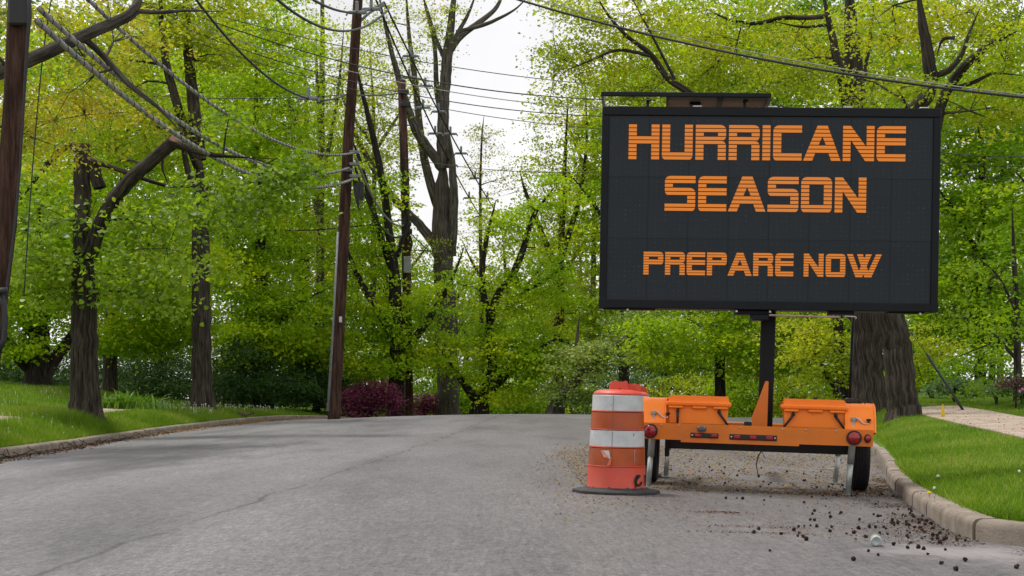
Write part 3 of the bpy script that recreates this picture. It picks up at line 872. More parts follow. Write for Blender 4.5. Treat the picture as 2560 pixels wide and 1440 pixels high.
# ------------------------------------------------------------------ traffic drums
DR_W = simple('drum_white_sheeting', (.60, .62, .63), (.45, .465, .47), .55, scale=5, lo=.3, hi=.62)
DR_O = simple('drum_orange_sheeting', (.46, .078, .006), (.34, .052, .004), .5, scale=5)
DR_P = simple('drum_plastic', (.68, .075, .035), (.55, .055, .028), .6, scale=4)
DR_G = simple('drum_rubber_base', (.045, .046, .047), (.026, .027, .028), .85, scale=7, bmp=.2)
for m_, a_ in ((DR_W, .28), (DR_O, .4), (DR_P, .4)): grime(m_, a_, (.20, .14, .12), 7)
SOOT = simple('black_paint_mark', (.015, .012, .012), None, .8, scale=20)
def drum(x, y, label, torn, rz=0):
    z = float(zroad(x, y))
    d = empty('traffic_drum', (x, y, z), (0, R(1.2), rz)); tag(d, label, 'traffic drum', 'traffic drums by the trailer')
    MB().lathe([(.39, 0), (.405, .004), (.405, .022), (.395, .030), (.31, .038), (.28, .055), (.262, .075)], 10).build('base', DR_G, d)
    zb, zt = .055, .90
    def rad(t): return .270 + (.228 - .270) * t
    H = zt - zb
    edges = [0, .225, .43, .62, .815, 1.0]
    mats = [DR_P, DR_O, DR_W, DR_O, DR_W]
    names = ['lower_skirt', 'orange_band', 'white_band', 'orange_band', 'white_band']
    for k in range(5):
        a, b = edges[k], edges[k + 1]
        st = .006 * (2 - k) * .8
        ra = rad((a + b) / 2) + .0055; rb = ra - .004
        za, z2 = zb + a * H, zb + b * H
        if k == 0:
            p = MB().lathe([(ra + .004, za), (ra, za + .01), (rb, z2 - .006), (rb - .008, z2)], 40, cap=False)
        else:
            p = MB().lathe([(ra - .006, za + .009), (ra, za + .012), (rb, z2 - .008), (rb - .004, z2 - .004)], 40, cap=False)
        band = p.build(names[k], mats[k], d, autosm=30)
        if k:
            MB().lathe([(ra - .008, za - .002), (ra + .006, za), (ra + .006, za + .007), (ra - .004, za + .010)], 40, cap=False).build('moulded_ridge', DR_P, d, smooth=True)
            # overlap seam of the sheeting
            aa = R(-105)
            MB().add([(math.cos(aa + q) * (rr + .0015), math.sin(aa + q) * (rr + .0015), zz) for (q, rr, zz) in ((0, ra, za + .013), (.016, ra, za + .013), (.016, rb, z2 - .009), (0, rb, z2 - .009))], [(0, 1, 2, 3)]).build('sheeting_seam', simple('seam_dark', (.14, .10, .09), None, .8), d)
    # lid
    MB().lathe([(.224, zt - .004), (.229, zt + .003), (.226, zt + .013), (.20, zt + .034), (.12, zt + .048), (.01, zt + .052)], 40).build('lid', DR_P, d, smooth=True)
    # carrying handle: a bridge with a waist
    mb = MB().prism([(-.085, zt + .02), (-.075, zt + .10), (-.055, zt + .125), (-.02, zt + .13), (-.005, zt + .122), (.045, zt + .122), (.07, zt + .13), (.083, zt + .12), (.088, zt + .02), (.045, zt + .02), (.042, zt + .055), (.0, zt + .06), (-.002, zt + .02)], -.055, .02)
    mb.prism([(.03, zt + .105), (.19, zt + .10), (.205, zt + .09), (.225, zt + .03), (.18, zt + .03), (.165, zt + .075), (.03, zt + .082)], .03, .075)
    mb.build('handle', DR_P, d)
    if torn:
        def patch(pts, k, mat, nm, off):
            vs = []
            for (u, v) in pts:      # u degrees round the drum, v height 0..1 of drum
                r = rad(v) + off + .006 * (2 - k) * .8
                a = R(-90 + u); vs.append((math.cos(a) * r, math.sin(a) * r, zb + v * H))
            MB().add(vs, [tuple(range(len(vs)))]).build(nm, mat, d)
        patch([(-36, .40), (-20, .40), (-16, .31), (-30, .335)], 1, DR_W, 'torn_sheeting', .004)
        patch([(-38, .395), (-35, .405), (-20, .33), (-30, .325)], 1, simple('peeled_edge', (.80, .30, .20), None, .7), 'torn_sheeting', .006)
        patch([(-17, .33), (-14, .33), (-16, .245), (-24, .235)], 1, simple('peeled_under', (.70, .16, .09), None, .7), 'torn_sheeting', .006)
        patch([(31, .66), (32.3, .70), (33, .62), (32.5, .57), (31, .56)], 2, DR_P, 'torn_sheeting', .004)
        patch([(32, .585), (33, .585), (34, .62 - .115 + .06), (31.4, .55)], 2, DR_P, 'torn_sheeting', .0045)
        patch([(33, .41), (33.8, .41), (33.4, .30), (33, .25)], 1, DR_W, 'torn_sheeting', .004)
        # stencilled mark near the foot: open ring with a tail
        pts = []
        for q in range(0, 300, 15):
            a = R(q + 60)
            rr = 1.0
            u = 43 + 9.0 * math.cos(a) * rr; v = .085 + .052 * math.sin(a)
            r = rad(v) + .006 * 1.6 + .002; b = R(-90 + u)
            pts.append((math.cos(b) * r, math.sin(b) * r, zb + v * H))
        mb = MB().tube(pts, [.008 + .004 * math.sin(i * .5) ** 2 for i in range(len(pts))], 5)
        pts = []
        for (u, v) in ((35, .01), (36, .06), (39, .10), (44, .12)):
            r = rad(v) + .006 * 1.6 + .002; b = R(-90 + u); pts.append((math.cos(b) * r, math.sin(b) * r, zb + v * H))
        mb.tube(pts, .007, 5)
        pts = []
        for (u, v) in ((66, .02), (66, .14)):
            r = rad(v) + .006 * 1.6 + .002; b = R(-90 + u); pts.append((math.cos(b) * r, math.sin(b) * r, zb + v * H))
        mb.tube(pts, .006, 5)
        mb.build('black_mark', SOOT, d)
    return d
drum(PX(1540, 12.9), 12.9, 'orange and white traffic drum with a torn band, in front of the trailer corner', True)
drum(PX(1567, 15.62), 15.62, 'traffic drum mostly hidden behind the torn one, only its red top showing', False, R(8))

# ------------------------------------------------------------------ utility poles and lines
def pole(label, Y, pts, cat='utility pole'):
    """pts: (px, py, half width px)"""
    p0 = P(pts[0][0], pts[0][1], Y)
    zt = float(zl(p0.x, Y)) if p0.x < kl(Y) else float(zroad(p0.x, Y))
    root = empty('utility_pole', (p0.x, Y, zt)); tag(root, label, cat, 'utility poles along the left kerb')
    dx = (P(pts[-1][0], 0, Y).x - p0.x)
    W = [P(a, b, Y) - root.location for (a, b, c) in pts]
    r = [c / FPX * Y for (a, b, c) in pts]
    # foot under ground
    W.insert(0, W[0] - (W[1] - W[0]).normalized() * max(.3, (W[0].z + .4))); r.insert(0, r[0] * 1.02)
    MB().tube(W, r, 20).build('shaft', M['pole_wood'], root, smooth=True)
    return root, W, r
INS = simple('grey_polymer', (.20, .22, .235), (.13, .145, .155), .5, scale=10)
CABLE = simple('black_cable', (.022, .022, .024), (.014, .014, .015), .6, scale=20)
CABLEG = simple('grey_cable', (.38, .37, .36), (.19, .185, .18), .5, scale=5)  # grey lightened, the sky's reflection on the cables is in the colour
PVC = simple('conduit_grey', (.24, .25, .26), (.17, .18, .19), .6, scale=8)

p0, W0, r0 = pole('brown utility pole at the left edge with black cables and equipment at its top', 22.0, [(-62, 1180, 29), (-28, 900, 28), (14, 560, 27), (36, 250, 26), (46, 0, 25), (58, -330, 24)])
def rel(root, px, py, Y): return P(px, py, Y) - root.location
MB().box(-.18, .16, -.26, -.16, 0, .42, .03).build('equipment_box', BLACKP, p0).location = rel(p0, 62, 72, 22)
MB().tube([rel(p0, 72, -60, 21.7), rel(p0, 74, 40, 21.7), rel(p0, 69, 100, 21.7), rel(p0, 60, 250, 21.75), rel(p0, 50, 420, 21.75), rel(p0, 37, 560, 21.75), rel(p0, 10, 780, 21.7), rel(p0, -10, 900, 21.7)], [.035, .034, .03, .022, .02, .02, .02, .02], 8).build('riser_cable', CABLE, p0, smooth=True)
MB().tube([rel(p0, 0, 735, 21.6), rel(p0, 10, 760, 21.6), rel(p0, 14, 800, 21.6), rel(p0, 10, 850, 21.6), rel(p0, -4, 880, 21.6)], .045, 8).tube([rel(p0, -10, 728, 21.55), rel(p0, 18, 726, 21.55)], .05, 8).build('cable_bundle', CABLE, p0, smooth=True)

p1, W1, r1 = pole('tall leaning brown utility pole at the crest of the left kerb', 47.5, [(836, 1026, 16), (858, 600, 14.5), (872, 330, 13.5), (885, 150, 12.5), (895, 0, 12), (915, -300, 11)])
MB().tube([rel(p1, 820, 1028, 47.35), rel(p1, 836, 790, 47.4), rel(p1, 846, 580, 47.4)], .055, 8).build('conduit', PVC, p1, smooth=True)
MB().box(-.05, .05, -.32, -.2, -.1, .1, .01).build('tag_plate', ALU, p1).location = rel(p1, 854, 800, 47.6)
mb = MB()
for k in range(4):
    o_ = k * 3
    MB().tube([rel(p1, 884 + o_, 452, 47.2), rel(p1, 886 + o_, 480, 47.1), rel(p1, 892 + o_ * .6, 505 + k * 7, 47.1), rel(p1, 900 + o_, 490, 47.1), rel(p1, 898 + o_, 455, 47.2)], .035, 6).build('cable_loop', CABLE, p1, smooth=True)
mb = MB()
for (a, b) in ((886, 380), (886, 410), (886, 440), (872, 425)):
    q = rel(p1, a, b, 47.2); MB().box(q.x - .16, q.x + .16, q.y - .06, q.y + .06, q.z - .05, q.z + .05, .01).build('cable_clamp', INS, p1)
mb = MB().tube([rel(p1, 893, 60, 47.5), rel(p1, 925, 30, 47.8), rel(p1, 962, 12, 48)], .05, 8)
mb.build('bracket_arm', INS, p1, smooth=True)

p2, W2, r2 = pole('slimmer brown utility pole with a grey box, behind the crest', 62.0, [(1021, 1040, 12.5), (1017, 700, 11.5), (1012, 450, 11), (1004, 200, 10)])
MB().box(-.15, .15, -.12, .08, -.36, .36, .02).build('meter_box', simple('grey_box', (.34, .35, .355), (.28, .29, .295), .6), p2).location = rel(p2, 1018, 662, 61.7)
MB().tube([rel(p2, 1012, 1038, 61.75), rel(p2, 1012, 880, 61.75)], .03, 6).build('conduit', PVC, p2, smooth=True)
mb = MB()
for (a, b) in ((1016, 560), (1018, 578), (1010, 230), (1014, 262)):
    q = rel(p2, a, b, 61.6); MB().box(q.x - .22, q.x + .22, q.y - .1, q.y + .1, q.z - .1, q.z + .1, .03).build('cable_clamp', CABLE, p2)
for k in range(3):
    MB().tube([rel(p2, 1022 + k * 2, 590, 61.6), rel(p2, 1026 + k * 2, 610, 61.6), rel(p2, 1024 + k, 627, 61.6)], .05, 6).build('cable_loop', CABLE, p2)
p3, W3, r3 = pole('pale distant utility pole beyond the crest', 84.0, [(1393, 1060, 7), (1391, 890, 7), (1388, 640, 6.5)])

def sagline(a, b, sag, n=26):
    out = []
    for i in range(n + 1):
        t = i / n
        p = a.lerp(b, t); p = Vector((p.x, p.y, p.z - 4 * sag * t * (1 - t)))
        out.append(p)
    return out
def cable(name, label, pts, rad, mat, group=None, cat='cable', sides=6, lash=False, spacers=()):
    mb = MB().tube(pts, rad, sides)
    o = mb.build(name, mat, None, smooth=True)
    tag(o, label, cat, group)
    if lash:
        hp = []; k = 0
        for i in range(len(pts) - 1):
            a, b = pts[i], pts[i + 1]; t = (b - a).normalized(); n1 = t.orthogonal().normalized(); n1 = (Vector((0, 0, 1)) - t * t.z).normalized(); n2 = t.cross(n1)
            m_ = max(2, int((b - a).length / .055))
            for q in range(m_):
                hp.append(a.lerp(b, q / m_) + (n1 * math.cos(k * 1.05) + n2 * math.sin(k * 1.05)) * (rad * 1.0 + .006)); k += 1
        MB().tube(hp, .007, 3).build('lashing_wire', CABLE, o)
    for t in spacers:
        i = int(t * (len(pts) - 1)); c = pts[i]
        m3 = MB().box(c.x - .26, c.x + .26, c.y - .04, c.y + .04, c.z - .05, c.z + .05, .02).box(c.x - .05, c.x + .05, c.y - .04, c.y + .04, c.z, c.z + .34, .02)
        m3.tube([c + Vector((-.26, 0, .03)), c + Vector((-.32, 0, -.1))], .03, 5).tube([c + Vector((.26, 0, .03)), c + Vector((.32, 0, -.1))], .03, 5)
        m3.build('spacer', INS, o)
    return o
G_B = 'lashed cable bundles'
cable('lashed_cable', 'grey lashed cable sagging from the left pole, lowest at the tall pole', sagline(P(92, 52, 21.8), P(884, 447, 47.2), 1.15), .048, CABLEG, G_B, lash=True)
cable('lashed_cable', 'grey lashed cable meeting the tall pole at its middle clamp', sagline(P(98, 22, 21.8), P(872, 420, 47.2), 1.05), .042, CABLEG, G_B, lash=True)
cable('lashed_cable', 'grey lashed cable meeting the tall pole at its topmost clamp', sagline(P(150, -70, 21.8), P(886, 382, 47.2), .95), .036, CABLEG, G_B, lash=True)
G_S = 'overhead power cables with spacers'
cable('spaced_cable', 'outer power cable with spacers dipping towards the bracket of the tall pole', sagline(P(420, -420, 23), P(960, 5, 48), 1.35), .035, CABLE, G_S, 'power cable', spacers=(.80, .92))
cable('spaced_cable', 'inner power cable hanging lowest under the spacers by the tall pole', sagline(P(380, -400, 23), P(972, 22, 48), 1.75), .035, CABLE, G_S, 'power cable')
cable('spaced_cable', 'upper power cable with spacers falling from the tall pole into the trees', sagline(P(960, 5, 48), P(1290, 600, 92), .6), .036, CABLE, G_S, 'power cable', spacers=(.12, .2, .28, .36, .46, .56, .68, .8))
cable('spaced_cable', 'lower power cable with spacers falling from the tall pole into the trees', sagline(P(940, 0, 48), P(1262, 620, 92), 1.0), .036, CABLE, G_S, 'power cable', spacers=(.16, .25, .34, .44, .58, .7))
cable('spaced_cable', 'dark cable drooping to the clamp below the top of the tall pole', sagline(P(380, -160, 26), P(866, 236, 47.4), 1.2), .03, CABLE, G_S, 'power cable', spacers=(.70,))
G_W = 'thin overhead wires'
cable('overhead_wire', 'thick black wire crossing high over the message board', sagline(P(1080, -70, 30), P(2760, 262, 24), .42), .026, CABLE, G_W, 'wire')
cable('overhead_wire', 'black wire lashed beside the thick wire over the message board', sagline(P(1080, -85, 30.1), P(2760, 258, 24.1), .40), .010, CABLEG, G_W, 'wire')
for (lab, a, b, s, r_, m_) in (
    ('uppermost thin wire crossing the white sky towards the board', P(480, 20, 44), P(1720, 225, 44), .5, .014, CABLE),
    ('dark wire crossing the sky just left of the solar panel', P(500, 42, 44), P(1640, 250, 44), .7, .02, CABLE),
    ('pale wire running beside the dark one across the sky', P(480, 62, 44), P(1640, 278, 44), .6, .015, CABLEG),
    ('black wire sagging lowest across the sky left of the board', P(460, 70, 44), P(1640, 292, 44), .75, .016, CABLE),
    ('faint wire under the others left of the board', P(470, 98, 44), P(1640, 330, 44), .6, .012, CABLE),
    ('thin wire leaving the slim pole level across the sky', P(1010, 395, 61.5), P(1640, 420, 50), .35, .014, CABLE),
    ('thin wire from the left trees to the tall pole', P(300, 235, 50), P(874, 236, 47.5), .15, .018, CABLE),
    ('black wire through the trees to the slim pole', P(560, 572, 58), P(1014, 548, 61.7), .25, .03, CABLE),
    ('short black tie between the tall and the slim pole', P(872, 238, 47.5), P(1004, 232, 62), .05, .03, CABLE),
    ('cable sagging from the tall pole down to the slim pole', P(890, 395, 47.2), P(1015, 562, 61.6), .75, .045, CABLEG),
    ('second cable sagging from the tall pole to the slim pole', P(888, 420, 47.2), P(1018, 578, 61.6), 1.05, .04, CABLE),
    ('pale service cable running down from the slim pole', P(1018, 575, 61.6), P(1300, 775, 84), .5, .03, CABLEG),
    ('upper thin wire on the right past the board edge', P(2280, 372, 36), P(2650, 388, 34), .1, .010, CABLE),
    ('middle thin wire on the right past the board edge', P(2280, 396, 36), P(2650, 412, 34), .1, .010, CABLE),
    ('lowest thin wire on the right past the board edge', P(2280, 418, 36), P(2650, 446, 34), .1, .008, CABLE),
    ('thin black wire hanging beside the left pole', P(138, -40, 24), P(60, 740, 24), -.9, .012, CABLE),
):
    cable('overhead_wire', lab, sagline(a, b, s), r_, m_, G_W, 'wire', 5)

# guy wire guard, marker flag
gy_ = 30.5
a, b = P(2316, 884, gy_), P(2412, 1014, gy_ + .5)
b.z = float(zr(b.x, b.y)) - .05
o = MB().tube([b, a], .030, 10).build('guy_guard', simple('guard_green', (.03, .05, .05), None, .5), None, smooth=True)
tag(o, 'dark green slanting guy wire guard behind the sidewalk', 'guy guard')
MB().tube([a, P(2225, 760, gy_)], .008, 5).build('guy_wire', CABLE, o)
fx = P(2357, 1030, 27.5); fx.z = float(zr(fx.x, 27.5))
fl_ = empty('marker_flag', fx); tag(fl_, 'small yellow marker flag in the grass by the sidewalk', 'flag')
MB().tube([(0, 0, -.05), (0, 0, .27)], .004, 5).build('stake', ALU, fl_)
MB().prism([(-.045, .02), (.045, .02), (.012, .26), (-.012, .26)], -.006, .006).build('flag_sheet', simple('yellow_sheet', (.75, .50, .01), None, .6), fl_)

# ------------------------------------------------------------------ trees
def tubes_np(plist, sides_fn, ridge=False):
    """many tapered tubes into vertex and quad arrays"""
    V = []; F = []; base = 0; BK = []
    for pts, rad in plist:
        pts = np.asarray(pts, float); rad = np.asarray(rad, float)
        n = len(pts); k = sides_fn(rad[0])
        t = np.gradient(pts, axis=0); t /= np.linalg.norm(t, axis=1)[:, None] + 1e-9
        ref = np.array([0, 0, 1.]) if abs(t[0, 2]) < .8 else np.array([1., 0, 0])
        n1 = np.cross(t, ref); n1 /= np.linalg.norm(n1, axis=1)[:, None] + 1e-9
        n2 = np.cross(t, n1)
        ang = np.arange(k) * 2 * np.pi / k
        rm = np.ones((n, k))
        if ridge and rad[0] > .09:
            for a_ in range(k):
                for b_ in range(n):
                    rm[b_, a_] = 1 + .04 * mnoise.noise(Vector((math.cos(ang[a_]) * 6.5, math.sin(ang[a_]) * 6.5, pts[b_, 2] * .8))) + .05 * mnoise.noise(Vector((math.cos(ang[a_]) * 1.5 + 9, math.sin(ang[a_]) * 1.5, pts[b_, 2] * .5)))
        ring = pts[:, None, :] + (rad[:, None] * rm)[:, :, None] * (np.cos(ang)[None, :, None] * n1[:, None, :] + np.sin(ang)[None, :, None] * n2[:, None, :])
        V.append(ring.reshape(-1, 3))
        ln = np.r_[0, np.cumsum(np.linalg.norm(np.diff(pts, axis=0), axis=1))] + base * .37
        r_ = max(rad[0], .02)
        BK.append(np.stack([np.broadcast_to(np.cos(ang) * r_, (n, k)), np.broadcast_to(np.sin(ang) * r_, (n, k)), np.broadcast_to(ln[:, None], (n, k))], -1).reshape(-1, 3))
        i = np.arange(n - 1)[:, None] * k; j = np.arange(k)[None, :]; j2 = (j + 1) % k
        F.append(np.stack([i + j, i + j2, i + k + j2, i + k + j], -1).reshape(-1, 4) + base)
        base += n * k
    return np.concatenate(V), np.concatenate(F), np.concatenate(BK)

def curve_pts(a, b, n, bend, g):
    t = np.linspace(0, 1, n)[:, None]
    mid = (a + b) / 2 + bend
    p = (1 - t) ** 2 * a + 2 * t * (1 - t) * mid + t ** 2 * b
    p[1:-1] += g.normal(0, .03, (n - 2, 3)) * np.linalg.norm(b - a) * .5
    return p

def leaves(centers, g, per, size, spread, flat, droop, width, up=1.0, six=False, ctint=None):
    n = len(centers)
    cnt = g.integers(int(per * .6), int(per * 1.4) + 1, n)
    idx = np.repeat(np.arange(n), cnt); m = len(idx)
    off = g.normal(0, 1, (m, 3)) * np.array([spread, spread, spread * flat])
    off[:, 2] -= droop * (off[:, 0] ** 2 + off[:, 1] ** 2)
    c = centers[idx] + off
    nr = g.normal(0, .55, (m, 3)); nr[:, 2] += up * .8; nr[:, 1] -= .2
    nr /= np.linalg.norm(nr, axis=1)[:, None]
    d = g.normal(0, 1, (m, 3)) + off * 1.2 / spread * .5; d[:, 2] -= .45
    d -= nr * (d * nr).sum(1)[:, None]; d /= np.linalg.norm(d, axis=1)[:, None] + 1e-9
    w = np.cross(nr, d)
    L_ = (size * g.uniform(.65, 1.25, m))[:, None]; Wd = L_ * width
    if six:
        uv = [(0, 0, 0), (.55, .18, .08), (.52, .55, .06), (0, 1.05, -.12), (-.52, .55, .06), (-.55, .18, .08)]
    else:
        uv = [(0, 0, 0), (.5, .45, .10), (0, 1, -.08), (-.5, .45, .10)]
    V = np.stack([c + w * (a * Wd) + d * (b * L_) + nr * (h * L_) for (a, b, h) in uv], 1)
    k = len(uv)
    F = np.arange(m * k).reshape(m, k)
    ct = g.uniform(0, 1, n) if ctint is None else ctint
    tint = np.clip(.62 * ct[idx] + .38 * g.uniform(0, 1, m) + g.normal(0, .05, m), 0, 1)
    return V.reshape(-1, 3), F, tint

N_LEAF = 0
def tree(name, label, Y, bpx, stems, crowns, pal='lime', bark='bark', size=.10, per=18, spread=.30, flat=.35, droop=.25, width=.8,
         seed=0, group=None, cat='tree', six=False, clump=1.4, thr=-.12, twig=True, ground=None, up=1.0, cutends=(), nocut=()):
    """stems: lists of (px, py, dY, half-width px); crowns: (px, py, dY, rx px, ry px, depth m, sprays)"""
    global N_LEAF
    g = np.random.default_rng(1000 + seed)
    if not six:
        size *= 1.34; per = int(per * 1.8); spread *= 1.15; flat *= .5; thr += .04
        crowns = [c[:6] + (int(c[6] * .62),) for c in crowns]
    bx = PX(bpx, Y)
    if ground is None:
        ground = float(zl(bx, Y)) if bx < kl(Y) else (float(zr(bx, Y)) if (bx > kr(Y) and Y > 9) else float(zroad(bx, Y)))
    root = empty(name, (bx, Y, ground)); tag(root, label, cat, group)
    org = np.array([bx, Y, ground])
    tb = []; nodes = []; nrad = []
    for si, st in enumerate(stems):
        pts = np.array([P(a, b, Y + c) for (a, b, c, d) in st]) - org
        rad = np.array([d / FPX * (Y + c) for (a, b, c, d) in st])
        if si == 0:
            pts[0, 2] = -.25
        if si not in nocut: rad[-1] *= .25; rad[-2] *= .85
        # smooth resample
        t = np.arange(len(pts)); tt = np.linspace(0, len(pts) - 1, (len(pts) - 1) * 6 + 1)
        pp = np.stack([np.interp(tt, t, pts[:, i]) for i in range(3)], 1); rr = np.interp(tt, t, rad)
        if len(pp) > 6:
            for _ in range(5):
                pp[1:-1] = (pp[:-2] + 2 * pp[1:-1] + pp[2:]) / 4
        pp[1:-1] += g.normal(0, .05, (len(pp) - 2, 3)) * rr[1:-1, None] * np.array([1, 1, .3])
        if si == 0:       # root flare
            hgt = pp[:, 2] - pp[0, 2]
            rr = rr * (1 + .55 * np.exp(-hgt / .30))
        tb.append((pp, rr))
        nodes.append(pp); nrad.append(rr)
    nodes = np.concatenate(nodes); nrad = np.concatenate(nrad)
    main = len(tb)
    allsp = []
    for (px, py, dY, rx, ry, dep, ns) in crowns:
        c = np.array(P(px, py, Y + dY)) - org
        s = (Y + dY) / FPX
        rad = np.array([rx * s, dep, ry * s])
        u = g.normal(0, 1, (int(ns * 2.2) + 4, 3)); u /= np.linalg.norm(u, axis=1)[:, None]
        u *= (g.uniform(0, 1, len(u)) ** (1 / 2.4))[:, None]
        q = c + u * rad
        keep = []
        for w in q:
            nv = mnoise.noise(Vector((w[0] / clump + seed * 3.1, w[1] / clump, w[2] / (clump * .6))))
            keep.append(nv > thr)
        q = q[np.array(keep)][:ns]
        q = q[q[:, 2] > .35]
        allsp.append(q)
    sp = np.concatenate(allsp) if allsp else np.zeros((0, 3))
    if len(sp):
        # boughs
        nb = max(4, len(sp) // 16)
        bi = g.choice(len(sp), nb, replace=False)
        order = bi[np.argsort([np.min(np.linalg.norm(nodes - sp[i], axis=1)) for i in bi])]
        for i in order:
            tgt = sp[i]
            dv = tgt - nodes
            dist = np.linalg.norm(dv, axis=1)
            cost = dist + np.where(dv[:, 2] < -.2, -dv[:, 2] * .9, 0) + np.where(nrad < .012, 1.5, 0)
            j = int(np.argmin(cost))
            L_ = dist[j]
            if L_ < .15: continue
            r_a = min(nrad[j] * .62, .018 + .013 * L_); r_a = max(r_a, .008)
            n = int(np.clip(L_ / .5, 3, 9))
            pts = curve_pts(nodes[j], tgt, n, np.array([g.normal(0, .08) * L_, g.normal(0, .08) * L_, .12 * L_]), g)
            rr = np.linspace(r_a, .006, n)
            tb.append((pts, rr))
            nodes = np.concatenate([nodes, pts[1:]]); nrad = np.concatenate([nrad, rr[1:]])
        if twig:
            for i in range(len(sp)):
                d = np.linalg.norm(nodes - sp[i], axis=1); j = int(np.argmin(d))
                if .1 < d[j] < 3.0:
                    m_ = (nodes[j] + sp[i]) / 2 + g.normal(0, .05, 3) * d[j]
                    tb.append((np.stack([nodes[j], m_, sp[i]]), np.array([.007, .005, .003])))
    v, f, bk = tubes_np(tb[:main], lambda r: 40 if r > .2 else (26 if r > .09 else 10), True)
    lnk('trunk', np_mesh('trunk', v, f, M[bark], smooth=True, bark=bk), root)
    for (px, py, dY, hw_, ax) in cutends:
        c = P(px, py, Y + dY) - Vector(org); r_ = hw_ / FPX * Y
        MB().tube([c, c + Vector(ax) * .03], r_, 14).build('cut_end', M['cut_wood'], root)
    if len(tb) > main:
        v, f, bk = tubes_np(tb[main:], lambda r: 6 if r > .03 else (4 if r > .0075 else 3))
        o = lnk('branches', np_mesh('branches', v, f, M[bark], smooth=True, bark=bk), root); o['kind'] = 'stuff'
    if len(sp):
        ct = np.array([.5 + .9 * mnoise.noise(Vector((w[0] * .5 + seed, w[1] * .5, w[2] * .8))) for w in sp]) + g.normal(0, .18, len(sp))
        v, f, t = leaves(sp, g, per, size, spread, flat, droop, width, six=six, ctint=np.clip(ct, 0, 1), up=up)
        N_LEAF += len(f)
        o = lnk('crown', np_mesh('crown', v, f, LEAF[pal], t), root); o['kind'] = 'stuff'
    return root

G_T = 'trees along the street'
# 1 pollarded linden by the left kerb
tree('linden_tree', 'pollarded tree with sawn-off limbs and big green leaves on the left verge', 32, 214, [
    [(214, 1047, 0, 42), (213, 1000, 0, 36), (211, 900, 0, 33), (209, 760, 0, 31), (208, 650, 0, 30), (210, 590, 0, 27)],
    [(208, 640, 0, 24), (204, 520, .1, 21), (206, 430, .15, 20), (205, 366, .2, 20)],
    [(222, 640, -.1, 20), (250, 560, -.3, 18), (285, 495, -.5, 18), (335, 440, -.7, 17), (400, 385, -.9, 16), (436, 352, -1, 17)],
    [(432, 358, -1, 12), (470, 370, -1.1, 9), (525, 388, -1.2, 8), (622, 394, -1.3, 6)],
    [(204, 385, .2, 10), (185, 360, .3, 9), (150, 376, .5, 8), (110, 420, .8, 7), (50, 500, 1.1, 6)],
    [(226, 400, 0, 7), (280, 418, -.2, 6), (340, 440, -.3, 6), (420, 468, -.5, 5), (540, 466, -.8, 3)],
    [(250, 470, .1, 16), (238, 440, .1, 15), (240, 412, .1, 13)],
    [(300, 402, .2, 4), (330, 398, .2, 4), (390, 430, 0, 3)],
    [(408, 385, -.9, 4), (404, 420, -1, 4), (420, 460, -1, 3)],
  ], [
    (90, 600, -.2, 140, 130, 1.4, 70), (340, 650, -.6, 180, 100, 1.5, 80), (520, 520, -1.0, 140, 75, 1.4, 46), (660, 460, -1.2, 120, 65, 1.0, 42),
    (110, 700, -.2, 130, 60, 1.3, 45), (745, 415, -1.3, 45, 40, .7, 16), (30, 440, .6, 90, 70, 1, 22), (570, 290, -1.2, 60, 40, .8, 9), (420, 720, -.9, 90, 60, 1.1, 24), (330, 530, -.2, 110, 50, 1, 14)],
  'green', 'bark', .112, 19, .30, .36, .6, .92, 1, G_T, six=True, clump=.9, thr=-.05,
  cutends=((205, 364, .2, 20, (0, 0, 1)), (438, 350, -1.02, 17, (.3, -.5, .8)), (240, 410, .1, 13, (0, 0, 1))), nocut=(1, 2, 6))
# 2 forked street tree
tree('maple_tree', 'tall straight trunk forking high up, second street tree on the left verge', 46, 505, [
    [(507, 1020, 0, 30), (506, 960, 0, 25), (504, 850, 0, 23), (502, 700, 0, 22), (503, 600, 0, 22), (502, 480, 0, 20), (498, 390, 0, 19)],
    [(500, 400, 0, 16), (492, 330, 0, 17), (484, 260, .2, 15), (472, 150, .3, 13), (466, 50, .4, 12), (462, -120, .5, 10)],
    [(498, 420, 0, 13), (470, 350, -.2, 13), (445, 270, -.4, 11), (418, 180, -.6, 10), (405, 80, -.8, 9), (398, -60, -1, 8)],
    [(498, 470, 0, 9), (470, 440, -.3, 8), (455, 340, -.6, 7), (450, 300, -.7, 6)],
  ], [(330, 120, 0, 230, 150, 3.5, 300), (560, 60, 0, 170, 110, 3, 240), (300, 330, -.6, 190, 110, 2.5, 200), (440, -80, 0, 300, 110, 3.5, 160)],
  'lime2', 'bark', .10, 15, .3, .45, .2, .8, 2, G_T, thr=0.0)
# 3 off-frame oak whose limb reaches in
tree('oak_tree', 'oak rooted left of the frame, its thick bare limb crossing the upper left corner', 24, -330, [
    [(-330, 1150, 0, 50), (-325, 800, 0, 44), (-320, 500, 0, 42), (-310, 200, 0, 40), (-300, -200, 0, 34)],
    [(-312, 420, 0, 26), (-180, 270, 0, 23), (-60, 205, 0, 20), (20, 172, 0, 18), (120, 130, 0, 17), (210, 88, 0, 15), (290, 55, 0, 14), (338, 32, 0, 13), (352, -30, .1, 9), (360, -120, .2, 7)],
    [(345, 28, 0, 6), (400, 32, 0, 5), (470, 25, .1, 4), (560, 30, .2, 2)],
    [(205, 92, 0, 10), (250, 130, .3, 8), (320, 210, .6, 7), (400, 270, .8, 5), (460, 340, .9, 3)],
  ], [(60, 290, 2.2, 150, 130, 1.5, 120), (210, 250, 2.4, 160, 150, 1.6, 140), (330, 90, 2.0, 170, 90, 1.5, 80), (60, 60, 2.0, 120, 70, 1.2, 60), (-200, 100, 0, 250, 250, 3, 150)],
  'olive', 'bark_grey', .075, 14, .22, .6, .4, .6, 3, G_T, clump=.8, thr=.02)
